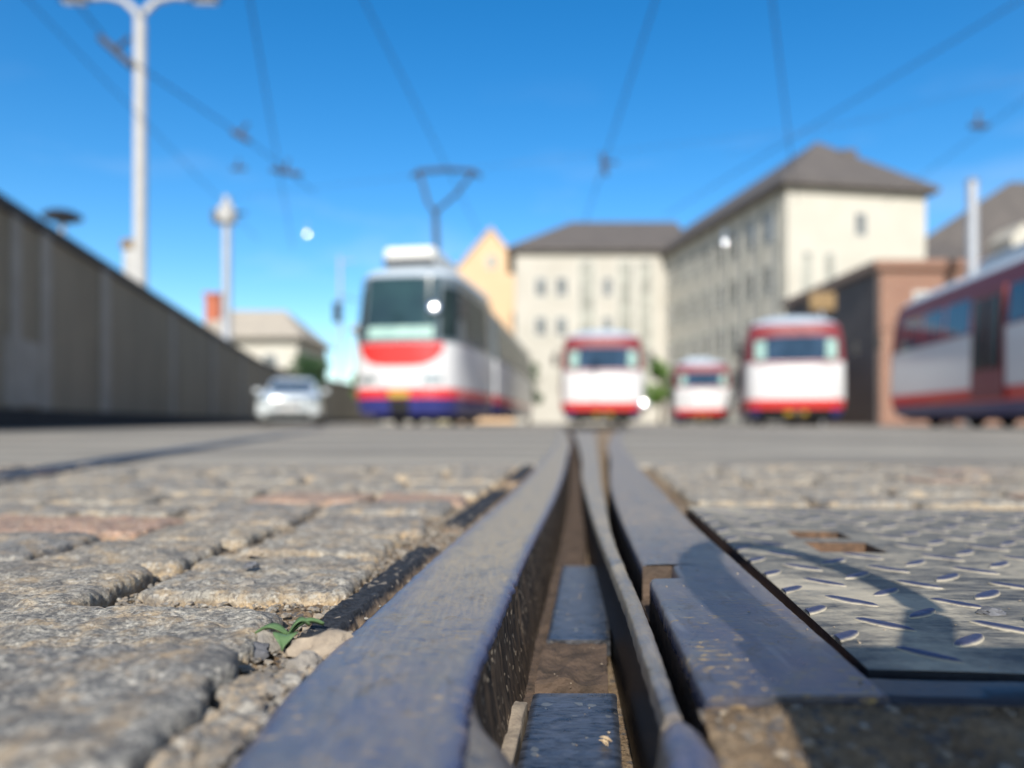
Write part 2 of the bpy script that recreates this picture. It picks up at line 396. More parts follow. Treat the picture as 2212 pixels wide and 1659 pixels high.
# ------------------------------------------------------------------ rails
xR=smoothcurve([(.12,-.0315),(.222,-.0150),(.2936,-.0145),(.423,-.0030),(.575,.0110),(1.0,.0555),(1.5,.102),(2.5,.185),(3.44,.262),(6,.44),(10,.70),(16,1.0)])
def xL(d): return xR(d)-(.0725 if d<.5 else .0725-.004*min(1,(d-.5)))
def drange(a,b):
    out=[a]; d=a
    while d<b:
        d+=max(.004,.010*d if d>.6 else .004); out.append(min(d,b))
    return out
def sweep(prof, ds):
    return [prof(d) for d in ds]
rail=empty('tram_rail',(0,0,0)); tag(rail,'broad worn steel tram rail left of the deep groove, beside the cobbles','rail')
def chip(d,s,a=.0009): return a*fbm((d,s,0),90,3)
def head(d):
    a,b=xL(d),xR(d); c=chip(d,1); e=chip(d,5,.0014)
    pts=[(a,-.045)]
    for k in range(7):
        t=k/6*math.pi/2; pts.append((a+.011*(1-math.cos(t))+c,-.009*(1-math.sin(t))))
    for k in range(1,8):
        u=k/8; x=a+.011+(b-.006-a-.011)*u; pts.append((x,.0006*math.sin(u*math.pi)-.0003*0))
    for k in range(6):
        t=k/5*math.pi/2; pts.append((b-.006+.006*math.sin(t)+e,-.005*(1-math.cos(t))))
    return [(x,d,z+.0003*fbm((x,d,2),30,2)) for x,z in pts]
mb=MB(); mb.grid(sweep(head,drange(.12,16)))
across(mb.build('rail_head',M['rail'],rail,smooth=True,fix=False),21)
def flank(d):
    b=xR(d); e=chip(d,5,.0014)
    fl=.5*(1-math.tanh((d-.275)/.012))      # flared foot where the near rail is cut back
    out=[(b+e,d,-.005)]
    for k in range(1,15):
        u=k/14; x=b+e*(1-u)+.0095*u**1.3+fl*(.045*u**.7)
        out.append((x+.0007*fbm((d,u*.06,8),140,3),d,-.005-.062*u))
    return out
mb=MB(); mb.grid(sweep(flank,drange(.285,16)))
mb.build('dark_flank',M['streaked_flank'],rail,smooth=True,fix=False)
mb=MB(); mb.grid(sweep(flank,[.12+.0033*i for i in range(51)]))
mb.build('flared_foot',M['blade'],rail,smooth=True,fix=False)

bl=smoothcurve([(.27,.0535),(.2797,.0539),(.346,.0583),(.422,.0639),(.5255,.0697),(.7237,.0808),(1.0,.0990),(1.24,.1165),(1.5,.137),(2,.183),(3.44,.298),(6,.49),(9,.70)])
br=smoothcurve([(.27,.0598),(.284,.0611),(.356,.0678),(.442,.0745),(.565,.0822),(.737,.0955),(1.0,.1225),(1.28,.150),(1.6,.185),(2,.228),(3.44,.384),(6,.66),(9,1.0)])
tongue=empty('switch_tongue',(0,0,0)); tag(tongue,'thin tapering steel switch tongue between the two grooves','switch tongue')
def bprof(d):
    a,b=bl(d)+chip(d,11,.0006),br(d)+chip(d,13,.0006); r=min(.0028,(b-a)*.3)
    z0=-.0022+.0012*fbm((d,1,1),12,2)
    pts=[(a,-.012),(a,-r+z0),(a+r*.35,-r*.3+z0),(a+r,z0)]
    for k in range(1,5): pts.append((a+r+(b-a-2*r)*k/5,z0+.0003))
    pts+=[(b-r,z0),(b-r*.35,-r*.3+z0),(b,-r+z0),(b,-.012)]
    return [(x,d,z) for x,z in pts]
mb=MB(); mb.grid(sweep(bprof,drange(.268,9))); f0=bprof(.268); mb.add(f0,[tuple(range(len(f0)))])
mb.build('tongue_top',M['blade'],tongue,smooth=True,auto=50,fix=False)
mb=MB()
ds=drange(.268,9)
mb.grid([[(bl(d)+.0002,d,-.0118),(bl(d)+.0005,d,-.10)] for d in ds]); mb.grid([[(br(d)-.0002,d,-.0118),(br(d)-.0005,d,-.10)] for d in ds])
mb.add([(bl(.2685),.2685,-.0119),(br(.2685),.2685,-.0119),(br(.2685),.2685,-.066),(bl(.2685),.2685,-.066)],[(0,1,2,3)])
mb.build('tongue_flank',M['black_flank'],tongue,fix=False)
# fixed rail stub in front of the tongue
stub=empty('rail_stub',(0,0,0)); tag(stub,'short blue steel rail stub with chamfered flank, directly before the thin switch tongue','rail')
sl=lambda d: interp([(.12,.0350),(.221,.0465),(.2655,.0530)],d); sr=lambda d: interp([(.12,.062),(.221,.0635),(.2655,.0640)],d)
def sprof(d):
    a,b=sl(d)+chip(d,21),sr(d)+chip(d,22,.002); e=1-max(0,(d-.258)/.0075)**2*.35
    pts=[(a-.001,-.004),(a,-.0025),(a+.002,-.0008),(a+.004,0),((a+b)/2,.0002),(b-.004,-.0005),(b-.001,-.003),(b+.004,-.012),(b+.010,-.022)]
    return [(x,d,z*1-.0015-(1-e)*.01) for x,z in pts]
dd=[.12+.0045*i for i in range(32)]+[.2655]
mb=MB(); mb.grid(sweep(sprof,dd)); f0=sprof(.2655); mb.add(f0,[tuple(range(len(f0)))])
mb.build('stub_head',M['stub'],stub,smooth=True,auto=55,fix=False)
mb=MB(); mb.grid([[(sl(d)-.001+chip(d,21)-.004*u-.006*u*u*(1.2-d*3),d,-.0055-.058*u) for u in (0,.15,.3,.5,.75,1)] for d in dd])
mb.add([(sl(.2655)-.001,.2655,-.0055),(sr(.2655)+.01,.2655,-.0125),(sr(.2655)+.01,.2655,-.06),(sl(.2655)-.008,.2655,-.06)],[(0,1,2,3)])
mb.build('stub_flank',M['blade'],stub,smooth=True,auto=50,fix=False)

# right rail with its notch
pl=smoothcurve([(.25,.0665),(.284,.0706),(.475,.0868),(.532,.0913),(.767,.1115),(1.0,.134),(1.196,.1545),(1.6,.205),(2,.257),(3.44,.432),(6,.79),(9,1.25),(16,2.6)])
prr=smoothcurve([(.25,.1345),(.278,.1381),(.55,.1618),(.737,.1775),(.9,.195),(1.12,.2195),(1.6,.272),(2,.322),(3.44,.500),(6,.86),(9,1.32),(16,2.67)])
prail=empty('tram_rail',(0,0,0)); tag(prail,'flat steel rail with a square notch, right of the switch tongue','rail')
def pprof(d, notch=False):
    a,b=pl(d)+chip(d,31,.0007),prr(d)+chip(d,33,.0005)
    if notch: a=pl(d)+.0205
    pts=[(a,-.010),(a,-.0028),(a+.0012,-.0008),(a+.0035,0)]
    for k in range(1,8): pts.append((a+.0035+(b-.0025-a-.0035)*k/8,.0004*math.sin(k/8*math.pi)))
    pts+=[(b-.0025,0),(b-.0006,-.0007),(b,-.0025),(b,-.010)]
    return [(x,d,z+.0003*fbm((x,d,4),24,2)) for x,z in pts]
mb=MB()
n0,n1=.487,.536
tilt=lambda d,x: d-(x-.07)*.0
seg1=[ .2785+ (n0-.2785)*i/48 for i in range(49)]
segN=[n0+(n1-n0)*i/8 for i in range(9)]
seg3=drange(n1,16)
def near_edge(rows):           # square the near end to the run of the rail
    out=[]
    for r in rows:
        out.append(r)
    return out
mb.grid(sweep(pprof,seg1)); mb.grid([pprof(d,True) for d in segN]); mb.grid(sweep(pprof,seg3))
f0=pprof(.2785); mb.add(f0,[tuple(range(len(f0)))])
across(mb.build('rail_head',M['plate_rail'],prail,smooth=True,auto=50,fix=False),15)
mb=MB()
for sg,nt in ((seg1,0),(segN,.0205),(seg3,0)):
    mb.grid([[(pl(d)+nt+.0001+.0008*fbm((d,u,40),120,2)*(u>0),d,-.0098-.055*u) for u in (0,.2,.4,.6,.8,1)] for d in sg])
for d in (n0,n1):              # ends of the notch
    mb.add([(pl(d),d,-.0008),(pl(d)+.0205,d,-.0008),(pl(d)+.0205,d,-.065),(pl(d),d,-.065)],[(0,1,2,3)])
mb.add([(pl(n0)+.0206,n0,-.0095),(pl(n1)+.0206,n1,-.0095),(pl(n1)+.0206,n1,-.065),(pl(n0)+.0206,n0,-.065)],[(0,1,2,3)])
mb.add([(pl(n0)-.001,n0-.003,-.026),(pl(n0)+.022,n0-.003,-.026),(pl(n1)+.022,n1+.003,-.026),(pl(n1)-.001,n1+.003,-.026)],[(0,1,2,3)])
mb.build('notched_flank',M['groove_dirt'],prail,fix=False)
mb=MB()
mb.grid([[(prr(d)-.0001,d,-.0098),(prr(d)+.001,d,-.05)] for d in [.2785]+seg3])
mb.add([(pl(.279),.2787,-.0098),(prr(.279),.2787,-.0098),(prr(.279),.2787,-.05),(pl(.279),.2787,-.05)],[(0,1,2,3)])
mb.build('outer_flank',M['rust'],prail,fix=False)

ys=[1.86]+[1.9+.1*i for i in range(31)]+[5,6,7,8,10,12,14,16]
for side in (-1,1):
    mb=MB(); rows=[]
    for j,y in enumerate([1.858]+ys):
        e=xL(y)+.002 if side<0 else prr(y)-.002; r=[]
        for o in [0,.2,.4,.6,.8,1.,1.3,1.6,2,3,5,9,20,60]:
            x=e+side*o; r.append((x,y+(EDGE(x) if j<3 else 0)-(.004 if j==0 else 0),-.03 if j==0 else -.004+.0015*min(1,j/12)))
        rows.append(r)
    mb.grid(rows); tag(mb.build('yard_asphalt',M['asphalt'],fix=False),kind='structure')
mb=MB(); mb.grid([[(x*(1 if y<17 else 3),y,-.003) for x in (-60,-20,-5,0,5,20,60)] for y in (15.99,40,150)]); tag(mb.build('yard_asphalt',M['asphalt'],fix=False),kind='structure')
tag(dirt_grid(-.62,.0,.12,.95,.004,-.0112,.004,'joint_sand',hi=lambda y:xL(y)+.002),kind='structure')
tag(dirt_grid(-1.7,.03,.946,1.9,.012,-.0135,.004,'joint_sand',hi=lambda y:xL(y)+.002),kind='structure')
tag(dirt_grid(.21,1.9,.96,1.9,.012,-.0135,.004,'joint_sand',lo=lambda y:prr(y)-.001),kind='structure')
tag(dirt_grid(.141,.45,.2,.323,.0035,-.0175,.005,'packed_dirt',lo=lambda y:max(.141,prr(y)-.001)),kind='structure')
tag(dirt_grid(.060,.40,.10,.2779,.003,-.0030,.0032,'packed_dirt',hi=lambda y:.40 if y<.262 else .40-(y-.262)/.016*(.40-.1395),slope=0.,lo=lambda y:.066 if y<.277 else prr(y)-.001),kind='structure')
# groove floors with the slide plates
fl=lambda d: .107*d-.05; fr=lambda d: .107*d+.09
def floor_rows(z):
    rows=[]
    for d in [.15+.006*i for i in range(150)]+drange(1.05,16):
        rows.append([(xR(d)-.005+(pl(d)+.035-xR(d))*u,d,z-(.03 if u>.44 else 0)+.003*fbm((xR(d)+u*.1,d,7),60,3)) for u in [k/18 for k in range(19)]])
    return rows
mb=MB(); mb.grid(floor_rows(-.061)); tag(mb.build('groove_bed',M['groove_dirt'],smooth=True,fix=False),kind='structure')
def slab(name,a0,a1,d0,d1,z0,z1,mat,label,cat,group=None,n=24,lump=0.):
    mb=MB(); cx=.107*(d0+d1)/2+(a0+a1)/2; cy=(d0+d1)/2
    top=[]
    for j in range(n+1):
        d=d0+(d1-d0)*j/n; row=[(.107*d+a0-cx,d-cy,z0)]
        for i in range(n+1):
            u=i/n; e=min(u,1-u)*(a1-a0); f=min(j/n,1-j/n)*(d1-d0)
            rr=.0014; dz=-rr*(max(0,1-e/rr)**2+max(0,1-f/rr)**2)*.5
            x=.107*d+a0+(a1-a0)*u
            row.append((x-cx+.0006*fbm((d,u>.5,3),200,2)*(u in(0,1)),d-cy,z1+dz+lump*fbm((x,d,5),55,4)))
        row.append((.107*d+a1-cx,d-cy,z0)); top.append(row)
    mb.grid(top)
    for r in (top[0],top[-1]): mb.add(r,[tuple(range(len(r)))])
    o=mb.build(name,mat,smooth=True,auto=45,loc=(cx,cy,0)); return tag(o,label,cat,group)
slab('slide_plate',-.0335,.0125,.24,.4245,-.062,-.050,M['slide'],'black oily slide plate nearest in the groove, with a dry splinter on it','slide plate','slide plates in the groove')
slab('slide_plate',-.0325,.0115,.529,.80,-.062,-.050,M['slide'],'blue shining slide plate farther up the groove behind the brown clod','slide plate','slide plates in the groove')
slab('dirt_clod',-.0345,.0085,.448,.5275,-.062,-.0525,M['groove_dirt'],'brown packed dirt block wedged between the two slide plates','dirt',lump=.004)
slab('dirt_ledge',-.0440,-.0355,.20,.41,-.063,-.0475,M['stone_pale'],'pale tan dirt ledge along the left side of the nearest slide plate','dirt',lump=.003)

# ------------------------------------------------------------------ bitumen strips
def strip(d0,d1,off,w,label):
    cx=xL((d0+d1)/2)-off-w/2; cy=(d0+d1)/2; rows=[]
    n=int((d1-d0)/.0035)
    for j in range(n+1):
        d=d0+(d1-d0)*j/n; e=min(j/n,1-j/n)*(d1-d0); end=min(1,e/.012)
        ww=w*(.35+.65*end**.5); xr=xL(d)-off+.003*fbm((d,2,0),45,3); r=[]
        for i in range(13):
            u=i/12; x=xr-ww*(1-u); side=min(u,1-u)*ww
            z=-.0015-.011*max(0,1-side/.0035)**2-.008*(1-end)+.0016*fbm((x,d,6),110,3)
            r.append((x-cx,d-cy,z))
        rows.append(r)
    mb=MB(); mb.grid(rows); tag(mb.build('bitumen_strip',M['bitumen'],smooth=True,fix=False,loc=(cx,cy,0)),label,'joint seal','bitumen seals along the left rail')
strip(.352,.635,.0035,.0205,'black bitumen strip between the left rail and the cobbles, starting behind the green weed')
strip(.755,1.16,.005,.026,'blurred black bitumen strip farther along the left rail')
strip(1.35,1.82,.005,.03,'most distant bitumen strip beside the left rail, close to the asphalt')

# ------------------------------------------------------------------ cobbles
COB=[]
def cobble(x0,x1,d0,d1,label,mat='cobble',n=26,ztop=0.,skew=0.,tilt=(0,0),group='cobblestones left of the rails',dome=1.,jit=.006):
    rnd=random.Random(int((x0*1000+d0*7919)))
    cx,cy=(x0+x1)/2,(d0+d1)/2
    q=[Vector((x0,d0+skew*(x0-cx))),Vector((x1,d0+skew*(x1-cx))),Vector((x1,d1+skew*(x1-cx))),Vector((x0,d1+skew*(x0-cx)))]
    q=[p+Vector((rnd.uniform(-jit,jit),rnd.uniform(-jit,jit))) for p in q]
    sd=rnd.uniform(0,50); rows=[]
    big=rnd.uniform(.8,1.3)
    for j in range(n+1):
        row=[]
        for i in range(n+1):
            u=2*i/n-1; v=2*j/n-1; e=max(abs(u),abs(v),1e-6)
            bu,bv=u/e,v/e; k=max(1e-6,abs(bu)**13+abs(bv)**13)**(-1/13)
            s=min(1,e/.86); t=max(0,(e-.86)/.14)
            su,sv=bu*k*s,bv*k*s
            p=((1-su)*(1-sv)*q[0]+(1+su)*(1-sv)*q[1]+(1+su)*(1+sv)*q[2]+(1-su)*(1+sv)*q[3])*.25
            rag=(.0042*fbm((p.x,p.y,sd),42,3)+.0016*fbm((p.x,p.y,sd+5),150,3))*max(0,(s-.7)/.3)
            cv=Vector((cx,cy)); dr=(p-cv); dr=dr/max(dr.length,1e-6)
            p=p+dr*rag-dr*.003*t
            m=min(1.,max(0,(s-.91)/.09))
            z=ztop-.0034*m**2.4*big-.0014*dome*s**3
            z+=.0019*big*fbm((p.x,p.y,sd),26,3)+.0017*fbm((p.x,p.y,sd+3),75,4)+.0005*fbm((p.x,p.y,sd+7),240,3)
            z+=tilt[0]*(p.x-cx)+tilt[1]*(p.y-cy)
            z-=.036*t
            row.append((p.x-cx,p.y-cy,z+.05))
        rows.append(row)
    mb=MB(); mb.grid(rows)
    o=mb.build('cobblestone',M[mat],smooth=True,fix=False,loc=(cx,cy,-.05))
    tag(o,label,'cobblestone',group); COB.append((x0,x1,d0,d1)); return o
ORD=['first','second','third','fourth','fifth','sixth','seventh','eighth','ninth','tenth','eleventh','twelfth','thirteenth','fourteenth','fifteenth']
near=[
 (-.285,-.113,.215,.325,'large blurred blue-grey cobblestone filling the bottom left corner of the photo','cobble_blue',96,.004,-.02,(.03,.03)),
 (-.310,-.118,.336,.418,'broad pitted grey cobblestone directly behind the nearest blurred one','cobble',96,.0005,-.03,(0,.03)),
 (-.445,-.243,.412,.538,'rough grey cobblestone with a deep shaded right end, second back at the left edge','cobble',96,.004,-.10,(0,0)),
 (-.230,-.095,.455,.588,'wide tan-edged cobblestone touching the bitumen strip, with two pebbles on top','cobble',92,-.001,-.03,(0,0)),
 (-.552,-.362,.560,.695,'dark grey cobblestone with a broken corner, just in front of the pink one','cobble_blue',60,.002,-.03,(0,0)),
 (-.350,-.238,.540,.645,'small grey cobblestone with a straight shaded right side behind the one with the deep end','cobble',64,.001,-.04,(0,.01)),
 (-.328,-.227,.658,.752,'grey cobblestone right of the pink one, casting a thin reddish joint','cobble',56,.001,-.03,(0,0)),
 (-.216,-.100,.605,.715,'flat pale grey cobblestone behind the tan-edged one, near the end of the bitumen strip','cobble',60,-.001,-.02,(0,0)),
 (-.213,-.088,.727,.835,'smooth pale cobblestone beside the gap between the bitumen strips','cobble_blue',48,0,0,(0,0)),
 (-.565,-.342,.708,.812,'pinkish salmon cobblestone at the left edge of the photo','cobble_pink',56,.001,-.03,(0,0)),
 (-.330,-.226,.765,.845,'bluish flat cobblestone to the right behind the pink one','cobble_blue',44,0,0,(0,0)),
]
for (a,b,c,d,lab,mt,n,zt,sk,tl) in near: cobble(a,b,c,d,lab,mt,n,zt,sk,tl)
rnd=random.Random(5)
def rows_of(side,d0,dend,xa,xb,step,where,group):
    ri=0; d=d0
    while d<dend:
        dep=rnd.uniform(.092,.122)
        if d+dep>dend+.03: break
        x=xa(d) if side>0 else xb(d); k=0
        lim=xb(d+dep) if side>0 else xa(d+dep)
        while (x<lim if side>0 else x>lim):
            w=rnd.uniform(.105,.185)
            x2=x+side*w
            a,b=min(x,x2),max(x,x2)
            rr=rnd.random(); mt='cobble' if rr<.66 else ('cobble_blue' if rr<.95 else 'cobble_pink')
            tone={'cobble':'grey','cobble_blue':'bluish','cobble_pink':'pinkish'}[mt]
            nm='%s cobblestone %s, row %s, %s from the rail'%(tone,where,ORD[ri],ORD[k])
            cobble(a+.005,b-.005,d+.005,d+dep-.005,nm,mt,30 if d<1.2 else 20,rnd.uniform(-.002,.0025),rnd.uniform(-.04,.02),(rnd.uniform(-.02,.02),rnd.uniform(-.015,.015)),group)
            x=x2; k+=1
        d+=dep; ri+=1
rows_of(-1,.848,1.85,lambda d:-.70*d-.02,lambda d:xL(d)-.035,.1,'in the far left paving','cobblestones left of the rails')
rows_of(1,.955,1.85,lambda d:prr(d)+.03,lambda d:.70*d+.02,.1,'behind the checker plate','cobblestones right of the rails')

# ------------------------------------------------------------------ checker plate
def PX(u,v):                 # plate frame: u across, v along the rails
    return (.1500+.9943*u+.1064*v, .3215-.1064*u+.9943*v)
plate=empty('checker_plate',(*PX(0,0),0)); tag(plate,'dusty steel checker plate with raised leaf-shaped lugs and two slots, right of the rails','checker plate')
px0,py0=PX(0,0)
ZP=-.0042
HOLES=[(.066,.118,.300,.352),(.068,.115,.375,.418)]
UL,VL=.62,.63
us=sorted({0,UL}|{h for q in HOLES for h in q[:2]}|{i*.02 for i in range(1,31)}); vs=sorted({0,VL}|{h for q in HOLES for h in q[2:]}|{i*.02 for i in range(1,32)})
mb=MB()
def loc(u,v,z): x,y=PX(u,v); return (x-px0,y-py0,z)
def inh(u,v): return any(a<u<b and c<v<d for a,b,c,d in HOLES)
rows=[[loc(u,v,ZP+.0008*fbm((u,v,0),9,2)) for u in us] for v in vs]
nv=len(us); fs=[]
for j in range(len(vs)-1):
    for i in range(len(us)-1):
        if not inh((us[i]+us[i+1])/2,(vs[j]+vs[j+1])/2): fs.append((j*nv+i,j*nv+i+1,(j+1)*nv+i+1,(j+1)*nv+i))
mb.add([p for r in rows for p in r],fs)
def lug(u,v,ang):
    L,W,Hh=.0180,.0047,.0023; n=12; rowz=[]
    ca,sa=math.cos(ang),math.sin(ang)
    jit=random.uniform(.9,1.05)
    for i in range(n+1):
        t=-1+2*i/n; w=W*(1-abs(t)**1.9)**.85*jit if abs(t)<1 else 0; l=L*t*jit; r=[]
        for s,hh in ((-1.25,-.0004),(-.9,.55),(-.45,.92),(0,1),(.45,.92),(.9,.55),(1.25,-.0004)):
            a,b=l,w*s; end=(1-abs(t)**4)
            z=ZP-.0003+ (Hh*hh*min(1,end*1.4) if hh>0 else hh)
            r.append(loc(max(.0004,u+a*ca-b*sa),v+a*sa+b*ca,z))
        rowz.append(r)
    mb.grid(rowz)
pu,pv=.0290,.0515
for i in range(0,22):
    for j in range(0,13):
        u=.004+i*pu; v=.022+j*pv+(pv/2 if i%2==0 else 0)
        if u>UL-.018 or u<.003 or v>VL-.018 or v<.013: continue
        if any(a-.017<u<b+.017 and c-.017<v<d+.017 for a,b,c,d in HOLES): continue
        lug(u,v,R(45) if i%2==0 else R(-45))
mb.build('plate_sheet',M['checker'],plate,smooth=True,auto=60)
mb=MB()
ring=[(0,0),(UL,0),(UL,VL),(0,VL)]
for (a,b),(c,d) in zip(ring,ring[1:]+ring[:1]):
    mb.add([loc(a,b,ZP),loc(c,d,ZP),loc(c,d,ZP-.010),loc(a,b,ZP-.010)],[(0,1,2,3)])
mb.build('plate_edge',M['dark_steel'],plate,fix=False)
for a,b,c,d in HOLES:
    mb=MB(); rg=[(a,c),(b,c),(b,d),(a,d)]
    for (p,q),(r_,s_) in zip(rg,rg[1:]+rg[:1]): mb.add([loc(p,q,ZP),loc(r_,s_,ZP),loc(r_,s_,ZP-.016),loc(p,q,ZP-.016)],[(0,1,2,3)])
    mb.add([loc(a-.01,c-.01,ZP-.022),loc(b+.01,c-.01,ZP-.022),loc(b+.01,d+.01,ZP-.022),loc(a-.01,d+.01,ZP-.022)],[(0,1,2,3)])
    mb.build('slot_lining',M['rust'],plate,fix=False)
# frame bar in front of the plate
mb=MB(); rows=[]
for i in range(60):
    u=-.0035+.34*i/59; r=[]
    for v,z in ((-.031,-.045),(-.0305,-.012),(-.030,-.0075),(-.0275,-.0052),(-.015,-.0048),(-.0075,-.0052),(-.0055,-.0075),(-.0055,-.045)):
        x,y=PX(u,v); r.append((x-px0,y-py0,z+.0006*fbm((u,v,3),45,3)))
    rows.append(r)
mb.grid(rows); mb.add(rows[0],[tuple(range(8))])
tag(mb.build('frame_bar',M['dark_steel'],smooth=True,auto=40,loc=(px0,py0,0),fix=False),'dark bluish steel bar running along the near edge of the checker plate','steel bar')
# rusty filler in the gap between the right rail and the plate
mb=MB(); rows=[]
for d in drange(.30,1.9):
    a=prr(d)+.0005; b=(PX(0,(d-.3215)/.9943)[0]-.0005) if d<.95 else a+.02
    rows.append([(a+(b-a)*k/6,d,-.017+.006*fbm((a+k*.01,d,6),50,3)-(0 if k not in(0,6) else .004)) for k in range(7)])
mb.grid(rows); tag(mb.build('gap_filler',M['rust'],smooth=True,fix=False),'crumbling rust-brown filler in the dark gap between right rail and checker plate','joint filler')

# ------------------------------------------------------------------ gravel, pebbles, weed, splinter
ICO=bmesh.new(); bmesh.ops.create_icosphere(ICO,subdivisions=1,radius=1)
IV=[v.co.copy() for v in ICO.verts]; IF=[[v.index for v in f.verts] for f in ICO.faces]; ICO.free()
IC2=bmesh.new(); bmesh.ops.create_icosphere(IC2,subdivisions=3,radius=1)
IV2=[v.co.copy() for v in IC2.verts]; IF2=[[v.index for v in f.verts] for f in IC2.faces]; IC2.free()
def stone(mb,x,y,z,r,rnd):
    q=Matrix.Rotation(rnd.uniform(0,6.3),3,Vector((rnd.random()-.5,rnd.random()-.5,rnd.random()-.5)).normalized())
    sc=Vector((rnd.uniform(.7,1.4),rnd.uniform(.7,1.3),rnd.uniform(.45,.8)))
    vs=[]
    for v in IV:
        w=q@(v*rnd.uniform(.6,1.3)); vs.append((x+w.x*sc.x*r,y+w.y*sc.y*r,z+w.z*sc.z*r))
    mb.add(vs,IF)
def free(x,y,m=.004): return not any(a+m<x<b-m and c+m<y<d-m for a,b,c,d in COB)
mb=MB(); rnd=random.Random(11); cnt=0
while cnt<5200:
    y=rnd.uniform(.2,1.0)**1.0; x=rnd.uniform(-.6,xL(y)-.002)
    if x<-.70*y-.02 or not free(x,y,.003): continue
    if .35<y<.64 and x>xL(y)-.022: 
        if rnd.random()<.85: continue
    r=rnd.choice([.0007,.0009,.0012,.0012,.0016,.002,.0026])*(1 if y<.6 else .9)
    stone(mb,x,y,-.0092+rnd.uniform(-.001,.0015)+r*.3,r,rnd); cnt+=1
for k in range(520):           # coarse chippings beside the nearest stones
    y=rnd.uniform(.19,.375); a=-.108; b=xL(y)-.001
    x=rnd.uniform(a,b); r=rnd.choice([.002,.003,.0038,.0048,.0062,.0085])
    if r>.004 and (x>b-.006 or y>.318): continue
    if (x+.094)**2+(y-.352)**2<.020**2: continue
    stone(mb,x,y,-.0105+r*.45,r,rnd)
for k in range(420):           # dirt at the right front
    y=rnd.uniform(.15,.275); x=rnd.uniform(.07,.30); r=rnd.choice([.0006,.0008,.0012,.0016,.0024])
    stone(mb,x,y,(-.0030-.011*min(1,max(0,(.262-y)/.045)))+r*.2,r,rnd)
tag(mb.build('gravel',M['gravel'],fix=False),'loose grey and tan gravel in the joints and along the rails','gravel',kind='stuff')
mb=MB()
for k in range(300):           # grit on rails and plates
    y=.28+.55*rnd.random()**1.6; w=rnd.random()
    if w<.30: x=rnd.uniform(pl(y)+.008,prr(y)-.004); z=.0003
    elif w<.42: continue
    elif w<.55: y=rnd.uniform(.33,.75); x=.107*y+rnd.uniform(-.03,.008); z=-.0497
    elif w<.60: continue
    else:
        u=rnd.random()*.22; v=rnd.random()**1.4*.35; x,y=PX(u,v); z=ZP+.0004
        if inh(u,v): continue
    if pl(y)<x<pl(y)+.022 and n0<y<n1: continue
    stone(mb,x,y,z,rnd.choice([.0002,.0003,.0004,.0005,.0008]),rnd)
tag(mb.build('grit',M['stone_pale'],fix=False),'pale specks of grit scattered over the rails and the checker plate','grit',kind='stuff')
def pebble(x,y,d,r,mat,label,flat=.65,zoff=0.,group=None,el=1.2):
    p=at(x,y,d); sd=random.uniform(0,99); mb=MB(); vs=[]
    for v in IV2:
        k=1+.45*noise.noise(v*1.4+Vector((sd,0,0)))+.22*noise.noise(v*3.3+Vector((0,sd,0)))
        w=v*k; vs.append((w.x*r*el,w.y*r,max(-.35,w.z)*r*flat+r*flat*.3))
    mb.add(vs,IF2)
    return tag(mb.build('pebble',M[mat],smooth=True,auto=28,fix=False,loc=(p.x,p.y,zoff)),label,'pebble',group)
gp=lambda y,z=0.: F*(H-z)/(y-912)
pebble(552,1203,gp(1203,-.001),.0052,'stone_pale','small cream pebble lying on the tan-edged cobblestone',.8,.0005)
pebble(543,1230,gp(1230,-.001),.0042,'stone_dark','small dark pebble on the tan-edged cobblestone in front of the cream pebble',.75,.0005)
pebble(535,1282,gp(1282,-.008),.0058,'stone_grey','round blue-grey pebble in the joint before the tan-edged cobblestone',.9,-.0065)
pebble(560,1283,gp(1283,-.008),.0040,'stone_dark','tiny dark chip beside the round blue-grey pebble in the joint',.8,-.0065)
pebble(320,1242,gp(1242,-.008),.0055,'stone_dark','dark chip of stone at the end of the deep shaded cobblestone side',.6,-.0075)
pebble(706,1400,gp(1400,-.006),.0115,'stone_pale','biggest pale pebble wedged between weed and rail',.75,-.010,el=1.5)
pebble(577,1398,gp(1398,-.008),.0075,'stone_grey','grey pebble just below the left weed leaf',.9,-.010)
pebble(660,1442,gp(1442,-.008),.0068,'stone_grey','grey pebble in front of the weed by the rail edge',.9,-.010)
pebble(540,1412,gp(1412,-.008),.0070,'stone_dark','dark pebble left of the weed against the pitted cobblestone',.8,-.010)
pebble(48,1410,gp(1410,-.006),.0065,'stone_dark','dark stone in the joint at the left photo edge',.7,-.008)
pebble(2142,1325,gp(1325,-.004),.0046,'stone_dark','speckled dark pebble lying on the checker plate',.6,ZP,el=1.5)
# weed
wp=at(622,1388,gp(1388,-.006)); weed=empty('weed',(wp.x,wp.y,-.0075)); weed.scale=(1.05,1.05,1.05); tag(weed,'tiny green weed with pointed leaves sprouting between cobbles and rail','weed')
def leaf(dx,dy,dz,w,droop):
    a=Vector((0,0,.004)); b=Vector((dx,dy,dz)); side=Vector((b.y,-b.x,0))
    if side.length<1e-6: side=Vector((1,0,0))
    side.normalize(); rows=[]
    for i in range(13):
        t=i/12; c=a.lerp(b,t); c.z+=.004*math.sin(t*math.pi)*(1-droop)-droop*.008*t*t
        ww=w*(math.sin(min(1,t*1.02+.02)*math.pi)**.8)*(1-.35*t)+.0002
        rows.append([c+side*ww*s+Vector((0,0,.0014*abs(s)*1.2)) for s in (-1,-.5,0,.5,1)])
    mb=MB(); mb.grid(rows); o=mb.build('leaf',M['leaf_weed'],weed,smooth=True,fix=False)
    md=o.modifiers.new('thick','SOLIDIFY'); md.thickness=.0004
leaf(-.0155,.001,.0055,.0036,.15); leaf(.0008,-.0115,.0032,.0062,.30); leaf(.0095,.002,.0085,.0044,.0); leaf(.0150,.006,.0085,.0024,.1)
